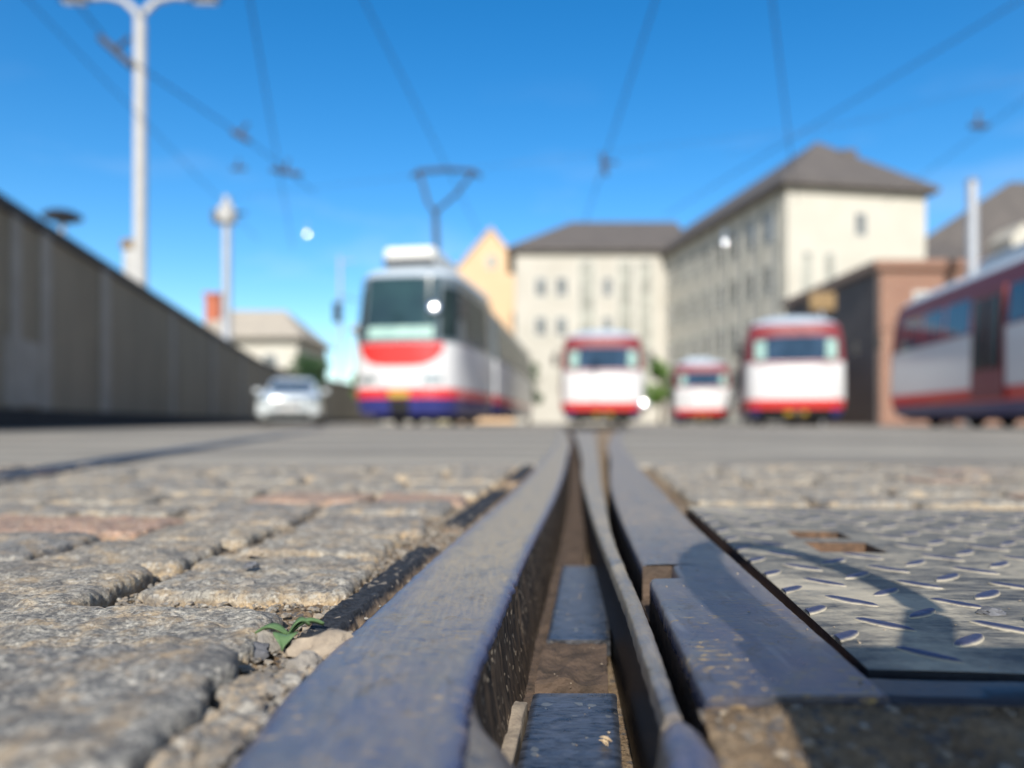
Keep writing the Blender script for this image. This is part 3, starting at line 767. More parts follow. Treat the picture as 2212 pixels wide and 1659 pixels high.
mb=MB(); mb.tube([(0,0,-.004),(.0005,.0,.002),(0,0,.0055)],[.0009,.0008,.0006],6); mb.build('stem',M['leaf_weed'],weed,smooth=True)
# splinter on slide plate
sp=at(1308,1606,F*(H+.0495)/(1606-912)); mb=MB()
rnd=random.Random(3)
for k in range(7):
    a=Vector((rnd.uniform(-.002,.002),rnd.uniform(-.001,.001),.0004+.0004*k)); an=rnd.uniform(1.6,2.6); L=rnd.uniform(.003,.0075)
    mb.tube([a-Vector((math.cos(an),math.sin(an)*1.,0))*L*.5,a+Vector((0,0,.0008)),a+Vector((math.cos(an),math.sin(an),.1))*L*.5],[.0002,.0006,.0001],5)
tag(mb.build('splinter',M['straw'],loc=(sp.x,sp.y,-.0497)),'dry straw-coloured wood splinter on the nearest black slide plate','splinter')
# the other track's rail at left
mb=MB(); rows=[]
pA=at(-130,1050,gp(1050)); pB=at(560,947,gp(947)); 
for i in range(60):
    t=-.3+i/59*3.2; p=pA.lerp(pB,t); dr=(pB-pA).normalized(); s=Vector((dr.y,-dr.x,0))
    rows.append([tuple(Vector((p.x,p.y,0))+s*o+Vector((0,0,z))) for o,z in ((-.055,-.03),(-.055,.001),(-.045,.004),(.0,.004),(.004,.0),(.004,-.040),(.045,-.040),(.045,.0),(.048,.003),(.062,.003),(.064,-.03))])
mb.grid(rows); tag(mb.build('tram_rail',M['dark_steel'],smooth=True,auto=35,fix=False),'dark grooved rail of the neighbouring track crossing the far left cobbles','rail')

# ------------------------------------------------------------------ loft helper for vehicles
NF=22
def ring(lv):
    z,ins,y0,y1,W,Rf,Rb,e=lv; w=W/2-ins; pts=[]
    for k in range(NF+1):
        t=math.pi*k/NF; c,s=math.cos(t),math.sin(t)
        pts.append((w*math.copysign(abs(c)**(2/e),c), y0+Rf*(1-abs(s)**(2/e)), z))
    for k in range(NF+1):
        t=math.pi*k/NF; c,s=math.cos(t),math.sin(t)
        pts.append((-w*math.copysign(abs(c)**(2/e),c), y1-Rb*(1-abs(s)**(2/e)), z))
    return pts
def lerp_level(levels,z):
    for a,b in zip(levels,levels[1:]):
        if z<=b[0]+1e-9:
            t=(z-a[0])/(b[0]-a[0]); return tuple(p+(q-p)*t for p,q in zip(a,b))
    return levels[-1]
def band(levels,z0,z1,name,mat,parent,cap=False,capb=False):
    zs=[z0]+[l[0] for l in levels if z0<l[0]<z1]+[z1]
    rg=[ring(lerp_level(levels,z)) for z in zs]
    mb=MB(); mb.grid(rg,closed=True)
    if cap: mb.add(rg[-1],[tuple(range(len(rg[-1])))])
    if capb: mb.add(rg[0],[tuple(range(len(rg[0])))])
    return mb.build(name,mat,parent,smooth=True,auto=38)
def fpatch(levels,x0,x1,zf0,zf1,name,mat,parent,off=.012,nx=16,nz=6,edge=True):
    """a slightly proud patch on the front, x0..x1 across; zf0/zf1 may be functions of x"""
    g=(lambda q:(q if callable(q) else (lambda x:q)))
    zf0,zf1=g(zf0),g(zf1); rows=[]
    def pt(x,z,o):
        z_,ins,y0,y1,W,Rf,Rb,e=lerp_level(levels,z); w=W/2-ins
        c=min(.9999,abs(x)/w)**(e/2); s=math.sqrt(max(0,1-c*c))
        return (x, y0+Rf*(1-s**(2/e))-o, z)
    for j in range(nz+1):
        rows.append([pt(x,zf0(x)+(zf1(x)-zf0(x))*j/nz,off) for x in [x0+(x1-x0)*i/nx for i in range(nx+1)]])
    mb=MB(); mb.grid(rows)
    if edge:
        back=[[pt(p[0],p[2],-.02) for p in r] for r in rows]
        rim=rows[0]+[r[-1] for r in rows[1:]]+rows[-1][-2::-1]+[r[0] for r in rows[-2:0:-1]]
        rimb=back[0]+[r[-1] for r in back[1:]]+back[-1][-2::-1]+[r[0] for r in back[-2:0:-1]]
        mb.grid([rim,rimb],closed=True)
    return mb.build(name,mat,parent,smooth=True,auto=40)
def spatch(levels,side,y0,y1,z0,z1,name,mat,parent,off=.012):
    l0,l1=lerp_level(levels,z0),lerp_level(levels,z1); a=l0[4]/2-l0[1]; b=l1[4]/2-l1[1]
    mb=MB(); vs=[]
    for o in (off,-.02): vs+=[(side*(a+o),y0,z0),(side*(a+o),y1,z0),(side*(b+o),y1,z1),(side*(b+o),y0,z1)]
    mb.add(vs,[(0,1,2,3),(0,1,5,4),(1,2,6,5),(2,3,7,6),(3,0,4,7)])
    return mb.build(name,mat,parent)
def disc(c,r,depth,name,mat,parent,axis='y',n=18):
    mb=MB(); mb.lathe([(r*.95,-.03),(r,0),(r*.85,depth*.7),(r*.45,depth)],n,c,axis); return mb.build(name,mat,parent,smooth=True,auto=50)
def wheel(parent,x,y,r,w):
    mb=MB(); mb.lathe([(r*.62,-w/2),(r*.96,-w/2),(r,-w*.3),(r,w*.3),(r*.96,w/2),(r*.62,w/2)],24,(x,y,r),'x'); wh=mb.build('wheel',M['rubber'],parent,smooth=True,auto=40)
    mb=MB(); mb.lathe([(r*.6,-w*.52),(r*.6,-w*.45),(r*.6,w*.45),(r*.6,w*.52),(r*.2,w*.55)],20,(x,y,r),'x'); mb.build('rim',M['galv'],wh,smooth=True,auto=40)

# ------------------------------------------------------------------ old rounded trams
def old_tram(loc,rz,label,L=13.6,ds=-1,dk=(0,4,8)):
    t=empty('tram',loc,rz); tag(t,label,'tram','rounded red and white trams in the yard')
    W=2.5; e=3.2
    LV=[(.22,.10,.18,L-.18,W,.75,.75,e),(.45,.02,.05,L-.05,W,.75,.75,e),(.7,0,.0,L,W,.75,.75,e),(1.66,0,.05,L-.05,W,.75,.75,e),(2.32,.05,.12,L-.12,W,.75,.75,e),(2.66,.11,.26,L-.26,W,.75,.75,e),(2.80,.25,.52,L-.52,W,.8,.8,2.8),(2.93,.50,.85,L-.85,W,.8,.8,2.5),(3.0,.82,1.3,L-1.3,W,.7,.7,2.3)]
    band(LV,.22,.45,'skirt',M['blue'],t,capb=True); band(LV,.45,.69,'stripe',M['red'],t); band(LV,.69,1.66,'body_panel',M['white'],t)
    band(LV,1.66,2.32,'window_band',M['maroon'],t); band(LV,2.32,2.66,'cornice',M['maroon'],t); band(LV,2.66,3.0,'roof',M['roof_grey'],t,cap=True)
    wsn=fpatch(LV,-1.03,1.03,lambda x:1.69+.02*abs(x),lambda x:2.33-.07*abs(x)**3,'windscreen',M['glass'],t)
    for q in (-1,1): fpatch(LV,min(q*.74,q*1.0),max(q*.74,q*1.0),1.74,2.22,'screen_edge_sheen',M['dash_sheen'],wsn,off=.02)  # pale strips at the screen edges: reflected light put into colour
    fpatch(LV,-.86,.86,.23,.45,'bumper',M['tram_black'],t,off=.10)
    fpatch(LV,-.27,.27,.28,.40,'number_plate',M['yellow'],t,off=.13)
    fpatch(LV,-.62,.62,2.40,2.58,'destination_box',M['maroon'],t,off=.02)
    for q in (-.45,.35):
        mb=MB(); mb.tube([(q,.07,1.66),(q+.05,.10,1.72),(q+.42,.12,2.12)],.016,6); mb.build('wiper',M['tram_black'],t)
    fpatch(LV,-.30,.30,1.30,1.46,'fleet_emblem_panel',M['cream'],t,off=.012)
    fpatch(LV,-1.0,1.0,1.585,1.63,'trim_line',M['maroon'],t,off=.012)
    for s in (-1,1):
        hl=disc((s*.68,.115,1.13),.12,.05,'headlight',M['lampglass'],t)
        mb=MB(); mb.lathe([(.125,0),(.15,.0),(.15,.03),(.125,.03)],20,(s*.68,.105,1.13),'y'); mb.build('bezel',M['chrome'],hl,smooth=True,auto=40)
        y=1.25; k=0
        while y<L-1.6:
            door = s==ds and k in dk
            if door:
                spatch(LV,s,y,y+1.15,.5,2.34,'door',M['maroon'],t,.055)
                for q in (.12,.64): spatch(LV,s,y+q,y+q+.4,1.0,2.2,'door_window',M['glass_side'],t,.066)
                y+=1.3
            else:
                spatch(LV,s,y-.03,y+1.0,1.70,2.31,'side_window',M['glass'],t); 
                spatch(LV,s,y+1.005,y+1.085,1.70,2.33,'pillar',M['red'],t,.008); y+=1.12
            k+=1
        mb=MB(); mb.tube([(s*1.2,.35,2.25),(s*1.42,.22,2.25),(s*1.44,.22,2.1)],.02,6); mr=mb.build('mirror_arm',M['tram_black'],t)
        mb=MB(); mb.box(s*1.44-.08,s*1.44+.08,.18,.24,1.80,2.12); mb.build('mirror',M['tram_black'],mr,bevel=.02)
    for yb in (2.6,L-3.2):
        mb=MB(); mb.box(-.95,.95,yb-.95,yb+.95,.20,.42); bg=mb.build('bogie',M['tram_black'],t,bevel=.03)
        for yy in (yb-.95,yb+.95):
            for s in (-1,1): wheel(t,s*.72,yy,.34,.12)
    mb=MB(); mb.box(-1.0,1.0,.7,L-.7,.14,.24); mb.build('underframe',M['tram_black'],t)
    mb=MB(); mb.tube([(0,.12,.34),(0,-.30,.34)],.05,8); mb.box(-.1,.1,-.42,-.28,.24,.44); mb.build('coupler',M['tram_black'],t)
    mb=MB(); mb.box(-.55,.55,3.2,5.4,2.98,3.22); mb.build('roof_box',M['roof_grey'],t,bevel=.06)
    return t
t2=old_tram((2.70,22.6,0),-R(5),'rounded white and red tram right of the tall tram, second from the left')
t3=old_tram((8.46,33.8,0),-R(10),'smallest white tram seen front-on, farthest away between two larger ones')
t4=old_tram((7.29,19.6,0),-R(15.5),'white tram with wide dark windscreen, left of the brick building')
t5=old_tram((10.02,17.9,0),math.pi-R(8),'tram seen from its shaded side at the right edge of the photo',L=15.5,ds=1,dk=(3,7,11))

for tr,c in ((t2,(1.20,.12,.58)),):  # polished cap added at the tram corner for a sun glint
    mb=MB(); mb.lathe([(.17,-.03),(.17,.0),(.14,.013),(.10,.026),(.05,.035),(.01,.037)],24,c,'y'); o=mb.build('glint_cap',M['chrome'],tr,smooth=True,auto=60)
# ------------------------------------------------------------------ tall modern tram
mt=empty('tram',(-2.52,17.0,0),-R(10)); tag(mt,'tall modern tram with big windscreen, red smile-shaped panel and raised pantograph','tram')
L=4.4; W=2.5
LV=[(.28,.06,.10,L,W,1.25,.1,3.6),(.64,.0,.0,L,W,1.25,.1,3.6),(1.9,.0,.03,L,W,1.25,.1,3.6),(3.42,.08,.30,L,W,1.15,.1,3.6),(3.60,.18,.5,L,W,1.,.1,3.4),(3.70,.42,.85,L,W,.9,.1,3)]
band(LV,.28,.64,'skirt',M['blue'],mt,capb=True); band(LV,.64,.86,'stripe',M['red'],mt); band(LV,.86,1.88,'body_panel',M['white'],mt)
band(LV,1.88,3.42,'window_band',M['header'],mt); band(LV,3.42,3.70,'roof',M['roof_grey'],mt,cap=True)
ws=fpatch(LV,-.82,.82,1.96,3.38,'windscreen',M['glass_green'],mt,off=.015,nx=22,nz=10)
fpatch(LV,-.76,.76,1.98,2.24,'dashboard_strip',M['dash_sheen'],ws,off=.022)
for a,b in ((-1.19,-.90),(.90,1.19)): fpatch(LV,a,b,1.98,3.15,'corner_window',M['glass_side'],mt,off=.012)
fpatch(LV,-.98,.98,lambda x:1.86-.50*max(0,1-(abs(x)/1.0)**4)**.6,1.87,'smile_panel',M['red'],mt,off=.014,nx=30)
fpatch(LV,-.22,.22,.30,.62,'coupler_gap',M['tram_black'],mt,off=.02)
fpatch(LV,-.24,.24,.66,.80,'number_plate',M['yellow'],mt,off=.02)
for s in (-1,1):
    fpatch(LV,min(s*.55,s*.95),max(s*.55,s*.95),.98,1.14,'headlight',M['lampglass'],mt,off=.025)
    mb=MB(); mb.tube([(s*1.1,.35,2.9),(s*1.42,.05,2.95),(s*1.46,.05,2.8)],.013,6); mr=mb.build('mirror_arm',M['tram_black'],mt)
    mb=MB(); mb.box(s*1.46-.1,s*1.46+.1,.0,.08,2.35,2.82); mb.build('mirror',M['tram_black'],mr,bevel=.03)
    y=1.15
    while y<L-1.2:
        spatch(LV,s,y,y+1.25,1.98,3.15,'side_window',M['glass_side'],mt); y+=1.36
    wheel(mt,s*.72,2.2,.32,.12); wheel(mt,s*.72,3.7,.32,.12)
mb=MB(); mb.box(-.9,.9,.9,L-.3,.12,.30); mb.build('underframe',M['tram_black'],mt)
mb=MB(); mb.box(-.62,.62,.75,3.0,3.68,4.18); mb.build('roof_unit',M['cream'],mt,bevel=.10,seg=3)
mb=MB(); mb.box(-.60,.60,.72,.747,3.73,3.92); mb.build('roof_unit_grille',M['dark_metal'],mt)
# second section
a=R(18); LV2=[(.28,.04,4.95,18.,W,.1,.1,4),(.64,0,4.9,18.,W,.1,.1,4),(1.9,0,4.9,18.,W,.1,.1,4),(3.2,.1,4.9,18.,W,.1,.1,4),(3.45,.4,4.95,18.,W,.1,.1,4)]
def bend(o):                    # swing the rear section round the joint
    for v in o.data.vertices:
        p=Vector((v.co.x,v.co.y-4.65)); c,s=math.cos(R(4)),math.sin(R(4))
        v.co.x,v.co.y=p.x*c-p.y*s,p.x*s+p.y*c+4.65
    return o
for (z0,z1,nm,mm) in ((.28,.64,'rear_skirt','blue'),(.64,.86,'rear_stripe','red'),(.86,1.88,'rear_body_panel','white'),(1.88,3.2,'rear_window_band','header'),(3.2,3.45,'rear_roof','roof_grey')):
    bend(band(LV2,z0,z1,nm,M[mm],mt,cap=(nm=='rear_roof')))
for s in (-1,1):
    y=5.3
    while y<16.6: bend(spatch(LV2,s,y,y+1.2,1.98,3.0,'side_window',M['glass_side'],mt)); y+=1.35
mb=MB()
for k in range(6): mb.box(-1.12+.05*(k%2),1.12-.05*(k%2),4.38+k*.09,4.47+k*.09,.4,3.3)
mb.build('bellows',M['rubber'],mt)
mb=MB(); 
def mloc(x,y,d):
    return mt.matrix_basis.inverted()@at(x,y,d)
bpy.context.view_layer.update()
P=lambda x,y: mloc(x,y,20.0)
base=P(948,520); base.z=3.55
pg=MB(); pg.tube([base,P(940,455)],.075,8); pg.tube([P(905,370),P(925,440),P(940,458)],.05,8); pg.tube([P(1022,372),P(985,420),P(940,458)],.05,8)
pgo=pg.build('pantograph',M['dark_metal'],mt)
pg=MB()
for dd_ in (20.0,20.35):
    pts=[mloc(890,382,dd_),mloc(905,370,dd_),mloc(965,366,dd_),mloc(1022,370,dd_),mloc(1038,382,dd_)]; pg.tube(pts,.06,8)
pg.build('collector_head',M['dark_metal'],pgo)
pg=MB(); b0=P(948,520); pg.box(b0.x-.5,b0.x+.5,b0.y-.5,b0.y+.6,3.60,3.72); pg.build('pantograph_base',M['dark_metal'],pgo)

# ------------------------------------------------------------------ car
car=empty('parked_car',(*at(622,912,21.5).xy,0),R(12)); tag(car,'silver-white hatchback parked by the grey wall, facing the camera','car')
W=1.78
CV=[(.20,.10,.12,4.0,W,.35,.3,3),(.34,.0,.02,4.1,W,.35,.3,3),(.60,.0,.0,4.12,W,.38,.3,3),(.80,.03,.06,4.1,W,.45,.3,3),(.93,.08,.42,4.06,W,.5,.3,3),(1.0,.13,.95,4.02,W,.4,.3,3)]
band(CV,.20,1.0,'body',M['car_silver'],car,cap=True,capb=True)
GV=[(.98,.14,.92,4.0,W,.22,.2,3.4),(1.36,.27,1.72,3.72,W,.2,.2,3.2),(1.45,.36,1.95,3.5,W,.25,.2,3)]
band(GV,.98,1.36,'greenhouse',M['car_silver'],car); band(GV,1.36,1.45,'roof',M['car_silver'],car,cap=True)
fpatch(GV,-.60,.60,1.02,1.34,'windscreen',M['glass'],car,off=.01)
for s in (-1,1):
    spatch(GV,s,1.75,2.6,1.03,1.33,'side_window',M['glass'],car,.01); spatch(GV,s,2.68,3.5,1.03,1.33,'side_window',M['glass'],car,.01)
    fpatch(CV,min(s*.48,s*.82),max(s*.48,s*.82),.62,.78,'headlight',M['lampglass'],car,off=.012)
    wheel(car,s*.78,.78,.31,.2); wheel(car,s*.78,3.3,.31,.2)
    mb=MB(); mb.box(s*.98-.1,s*.98+.1,1.35,1.5,.96,1.1); mb.build('wing_mirror',M['car_silver'],car,bevel=.04)
fpatch(CV,-.42,.42,.58,.70,'grille',M['tram_black'],car,off=.012); fpatch(CV,-.6,.6,.26,.40,'air_intake',M['tram_black'],car,off=.012)
fpatch(CV,-.26,.26,.44,.55,'number_plate',M['white'],car,off=.02)

# ------------------------------------------------------------------ yard wall
WL=smoothcurve([(0,-5.05),(11,-7.30),(24,-9.97),(34,-12.0),(42,-13.45),(48,-14.05),(56,-14.0),(66,-13.4),(74,-12.9)])
def wline(d): return WL(d)
wall=empty('yard_wall',(wline(22),22,0)); tag(wall,'long dark grey concrete wall with dark coping on the left','wall')
def wseg(d0,d1,z0,z1,o0,o1,name,mat,parent,org):
    n=max(1,int((d1-d0)/1.5)); rows=[]
    for k in range(n+1):
        d=d0+(d1-d0)*k/n; dr=Vector((wline(d+.05)-wline(d-.05),.1,0)).normalized(); nn=Vector((dr.y,-dr.x,0)); p=Vector((wline(d),d,0))-org
        rows.append([tuple((p+nn*o).xy)+(z,) for o,z in ((o0,z0),(o1,z0),(o1,z1),(o0,z1))])
    mb=MB(); mb.grid(rows,closed=True); mb.add(rows[0],[(0,1,2,3)]); mb.add(rows[-1],[(0,1,2,3)]); return mb.build(name,mat,parent,bevel=.01)
og=Vector((wline(22),22,0))
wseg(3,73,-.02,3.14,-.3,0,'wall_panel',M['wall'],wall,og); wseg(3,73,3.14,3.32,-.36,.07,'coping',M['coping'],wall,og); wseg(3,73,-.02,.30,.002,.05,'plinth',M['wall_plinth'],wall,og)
for dc,w in ((11.25,.32),(12.35,.38),(15.3,.5),(21,.45),(27,.5),(34,.5),(41,.5),(48,.5)): wseg(dc-w/2,dc+w/2,.30,3.13,.002,.05,'pilaster',M['wall_strip'],wall,og)
wseg(10.9,12.2,.35,1.35,.002,.03,'repair_patch',M['wall_strip'],wall,og)

# ------------------------------------------------------------------ poles and lamps
def pole_thing(name,x,ytop,d,r0,r1,label,cat,mat='galv',group=None):
    p=at(x,ytop,d); t=empty(name,(p.x,p.y,0)); tag(t,label,cat,group)
    mb=MB(); mb.lathe([(r0*1.25,0),(r0*1.25,.5),(r0,.6),(r0*.5+r1*.5,p.z*.5),(r1,p.z)],16); mb.build('pole',M[mat],t,smooth=True,auto=40)
    return t,p.z
t,z=pole_thing('street_lamp',303,45,21,.19,.15,'tall pale street lamp with two curved arms behind the left wall','street lamp','pole_paint')
for s in (-1,1):
    mb=MB(); mb.tube([(0,0,z-.1),(s*.12,0,z+.25),(s*.45,0,z+.55),(s*.9,0,z+.66),(s*1.45,0,z+.62)],[.11,.10,.09,.08,.07],8); mb.build('arm',M['pole_paint'],t,smooth=True)
    mb=MB(); rows=[]
    for k in range(9):
        u=k/8; w=.16*math.sin(math.pi*(.12+.80*u))**.7; rows.append([(s*(1.35+.85*u),w*math.cos(q*math.pi/6),z+.62+.10*math.sin(q*math.pi/6)*(1 if q<=6 else .8)-.03*u) for q in range(12)])
    mb.grid(rows,closed=True); mb.add(rows[0],[tuple(range(12))]); mb.add(rows[-1],[tuple(range(12))]); hd=mb.build('lamp_head',M['dark_metal'],t,smooth=True,auto=50)
    mb=MB(); mb.box(min(s*1.5,s*2.1),max(s*1.5,s*2.1),-.10,.10,z+.49,z+.525); mb.build('lamp_glass',M['lamp_glass'],hd,bevel=.02)
t,z=pole_thing('wire_mast',490,425,33,.22,.17,'shorter pale mast with a bulky head, right of the tall street lamp','mast','galv')
mb=MB(); mb.lathe([(.2,z-1.2),(.40,z-1.1),(.42,z-.6),(.3,z-.45),(.2,z-.3)],14); mb.build('clamp_collar',M['pole_paint'],t,smooth=True,auto=40)
mb=MB(); mb.tube([(0,0,z-.8),(.9,-.2,z-.75)],.06,8); mb.box(-.55,-.25,-.25,.2,z-1.15,z-.6); mb.build('bracket',M['dark_metal'],t)
t,z=pole_thing('street_lamp',135,480,24,.10,.08,'small lamp on a thin pole showing above the wall at the far left','street lamp','galv')
mb=MB(); mb.lathe([(.10,z-.05),(.55,z+.10),(.60,z+.20),(.35,z+.34),(.1,z+.38)],18); mb.build('lamp_head',M['dark_metal'],t,smooth=True,auto=40)
t,z=pole_thing('wire_mast',735,555,82,.24,.18,'faint thin mast against the sky left of the tall tram','mast','galv')
mb=MB(); mb.tube([(0,0,z-.6),(1.6,0,z-.4)],.06,8); mb.build('bracket',M['galv'],t)
t,z=pole_thing('wire_mast',2100,392,25.5,.21,.17,'pale mast behind the shaded tram at the right','mast','galv')
mb=MB(); mb.lathe([(.2,z-.02),(.23,z),(.10,z+.1)],12); mb.build('pole_cap',M['galv'],t)
t,z=pole_thing('chimney_stack',284,520,26,.26,.24,'short brownish stack half hidden behind the tall street lamp','chimney','pole_paint')
mb=MB(); mb.lathe([(.3,z-.3),(.33,z-.25),(.33,z-.05),(.28,z)],14); mb.build('rim_ring',M['ochre'],t)
t,z=pole_thing('sign_post',1775,668,25,.05,.05,'small ochre box on a thin post, above the tram left of the brick building','sign')
mb=MB(); mb.box(-.42,.42,-.12,.12,z-.05,z+.55); mb.build('sign_box',M['ochre'],t,bevel=.05)

# ------------------------------------------------------------------ overhead wires
def wire(pts,r,label,ext=(0,0),name='overhead_wire'):
    ps=[at(x,y,F*(Z-H)/(912-y)) if d is None else at(x,y,d) for (x,y,Z,d) in pts]
    a=ps[0]+(ps[0]-ps[1])*ext[0]; b=ps[-1]+(ps[-1]-ps[-2])*ext[1]
    ps=[a]+ps+[b]; q=[]
    for i in range(len(ps)-1):
        for k in range(6): q.append(ps[i].lerp(ps[i+1],k/6))
    q.append(ps[-1]); mb=MB(); mb.tube(q,r,7); return tag(mb.build(name,M['wire'],smooth=True),label,'wire','overhead wires above the yard')
Z=5.6
wire([(540,0,Z,None),(602,360,Z,None)],.011,'overhead wire running to the left of the tall tram',(.8,1.2))
wire([(786,0,6.6,None),(966,362,6.6,None)],.011,'overhead wire leading down to the raised pantograph',(.8,1.0))
wire([(1416,0,Z,None),(1302,360,Z,None)],.011,'overhead wire above the second tram, right of the picture middle',(.8,.8))
wire([(1668,0,Z,None),(1704,300,Z,None)],.011,'nearly upright overhead wire above the big roof',(.8,.9))
wire([(2205,0,6.4,None),(1690,312,6.4,None)],.011,'slanting overhead wire from the upper right corner',(.8,1.0))
wire([(60,0,6.2,None),(430,385,6.2,None)],.009,'slanting overhead wire crossing behind the street lamp',(.8,.8))
wire([(160,0,6.2,None),(248,108,6.2,None),(540,305,6.2,None),(640,385,6.2,None)],.013,'bent overhead wire from the upper left corner to a far clamp',(.8,.5))
wire([(2212,215,7.0,None),(1985,385,7.0,None)],.009,'faint overhead wire at the right edge of the sky',(.8,.5))
wire([(2212,168,None,30),(1700,300,None,34)],.007,'thin span wire running up to the right edge',(.3,.3),'span_wire')
wire([(480,430,None,33),(960,372,None,33)],.007,'thin span wire from the shorter mast toward the pantograph',(0,2.),'span_wire')
def insulator(x,y,d,w,label,rot=0.):
    p=at(x,y,d); t=empty('wire_clamp',(p.x,p.y,p.z)); tag(t,label,'wire clamp','wire clamps hanging overhead')
    t.rotation_euler=(0,rot,0)
    mb=MB(); mb.lathe([(.03,-w),(.055,-w*.9),(.05,-w*.6),(.06,-w*.5),(.05,-w*.2),(.06,0),(.05,w*.3),(.06,w*.5),(.05,w*.7),(.055,w*.9),(.03,w)],12,(0,0,0),'x'); mb.build('insulator',M['wire'],t,smooth=True)
    mb=MB(); mb.tube([(-.05,0,0),(0,0,.3)],.03,6); mb.build('hanger',M['wire'],t)
    return t
insulator(252,113,11.5,.36,'longest wire clamp on the bent wire at the upper left',R(42))
insulator(618,372,17.5,.36,'dark wire clamp above the white dot left of the pantograph',R(10))
insulator(520,294,15.6,.22,'small wire clamp where the bent wire passes the second mast',R(30))
insulator(516,364,24,.24,'faint wire clamp just above the shorter mast',R(0))
insulator(1305,356,16.6,.24,'wire clamp at the end of the wire above the second tram',R(80))
insulator(2115,272,16,.2,'round pale wire clamp in the sky above the right-hand mast',R(0))

def polished(x,y,d,label,parent=None,Rc=.24):  # convex polished disc added only to throw a white sun glint
    p=at(x,y,d); ax=Vector((-.05-p.x/d*.5,-.96,.25)).normalized(); rw=[]; mb=MB()
    q=Vector((0,-1,0)).rotation_difference(ax)
    for k in range(9):
        an=R(24)*k/8; rr=Rc*math.sin(an)
        rw.append([q@Vector((rr*math.cos(j*math.pi/12),-Rc*(math.cos(an)-.914),rr*math.sin(j*math.pi/12))) for j in range(24)])
    rw.append([v+q@Vector((0,.03,0)) for v in rw[-1]]); mb.grid(rw,closed=True); mb.add(rw[-1],[tuple(range(24))])
    if parent:
        o=mb.build('screen_glint_disc',M['chrome'],parent,smooth=True,auto=40); o.matrix_parent_inverse=parent.matrix_basis.inverted(); o.location=p; return o
    mb.tube([(0,.02,.1),(0,.02,.45)],.02,6)
    o=mb.build('glint_disc',M['chrome'],smooth=True,auto=40,loc=p); return tag(o,label,'glint disc','polished discs added to catch the sun')
polished(937,662,16.93,None,mt,.33)  # disc added in front of the windscreen for its glint
polished(663,505,27,'round polished disc added for a white sun glint in the sky left of the pantograph')
polished(1566,522,26,'round polished disc added for a white sun glint before the long side of the big block')

# ------------------------------------------------------------------ buildings
def windows(parent,fn,cols,rows_,mat='pane'):
    """fn(u,z,out)->point; each window: frame ring + pane"""
    for (u0,u1) in cols:
        for (z0,z1) in rows_:
            mb=MB(); t=.12
            for (a,b,c,d) in ((u0-t,u0,z0-t,z1+t),(u1,u1+t,z0-t,z1+t),(u0,u1,z1,z1+t),(u0,u1,z0-t,z0)):
                vs=[fn(a,c,.06),fn(b,c,.06),fn(b,d,.06),fn(a,d,.06),fn(a,c,-.05),fn(b,c,-.05),fn(b,d,-.05),fn(a,d,-.05)]
                mb.add(vs,[(0,1,2,3),(0,1,5,4),(1,2,6,5),(2,3,7,6),(3,0,4,7)])
            w=mb.build('window',M['frame'],parent)
            mb=MB(); um=(u0+u1)/2
            mb.add([fn(u0,z0,.015),fn(u1,z0,.015),fn(u1,z1,.015),fn(u0,z1,.015)],[(0,1,2,3)]); mb.build('pane',M[mat],w)
def prism(parent,name,mat,base,z0,z1):
    mb=MB(); n=len(base); mb.add([(x,y,z0) for x,y in base]+[(x,y,z1) for x,y in base],[tuple(range(n)),tuple(range(n,2*n))]+[(i,(i+1)%n,n+(i+1)%n,n+i) for i in range(n)]); return mb.build(name,mat,parent)
# big L-shaped block
bd=empty('apartment_block',(19.8,55,0)); tag(bd,'big cream block with dark hipped roofs behind the trams','building')
fd=Vector((-.174,.985)); gd=Vector((.985,.174))
Q=lambda u,v: gd*u+fd*v        # u along the gable front, v along the long side
EH=17.5; Lb=23.4; Wb=11.2
prism(bd,'main_wall',M['plaster'],[tuple(Q(0,0)),tuple(Q(Wb,0)),tuple(Q(Wb,Lb+12)),tuple(Q(0,Lb+12))],0,EH)
def hip(parent,name,c,ridge,zr,ov=.5,ez=EH):
    """c: eave corners in order, ridge: two points"""
    mb=MB(); z=ez-.05
    vs=[(x,y,z) for x,y in c]+[(x,y,zr) for x,y in ridge]+[(x,y,z-.35) for x,y in c]
    mb.add(vs,[(0,1,4),(1,2,5,4),(2,3,5),(3,0,4,5),(0,1,7,6),(1,2,8,7),(2,3,9,8),(3,0,6,9),(6,7,8,9)]); return mb.build(name,M['slate'],parent)
rf=hip(bd,'main_roof',[tuple(Q(-.7,-.7)),tuple(Q(Wb+.7,-.7)),tuple(Q(Wb+.7,Lb+12)),tuple(Q(-.7,Lb+12))],[tuple(Q(Wb/2-.4,4.6)),tuple(Q(Wb/2,Lb+8))],22.3)
mb=MB(); c=Q(6.9,3.1); mb.box(c.x-.6,c.x+.6,c.y-.3,c.y+1.2,19.6,21.2); mb.build('dormer',M['slate'],rf,bevel=.05)
ff=lambda v,z,o: tuple(Q(-o,v))+(z,)
windows(bd,ff,[(1.8+i*2.75,3.3+i*2.75) for i in range(8)],[(2.2,4.2),(6.0,8.0),(9.8,11.8),(13.6,15.6)],'pane')
gf=lambda u,z,o: tuple(Q(u,-o))+(z,)
windows(bd,gf,[(5.4,6.3)],[(13.8,15.4)])
windows(bd,gf,[(1.2,1.9),(3.0,3.7)],[(9.4,12.4)],'olive_pane')
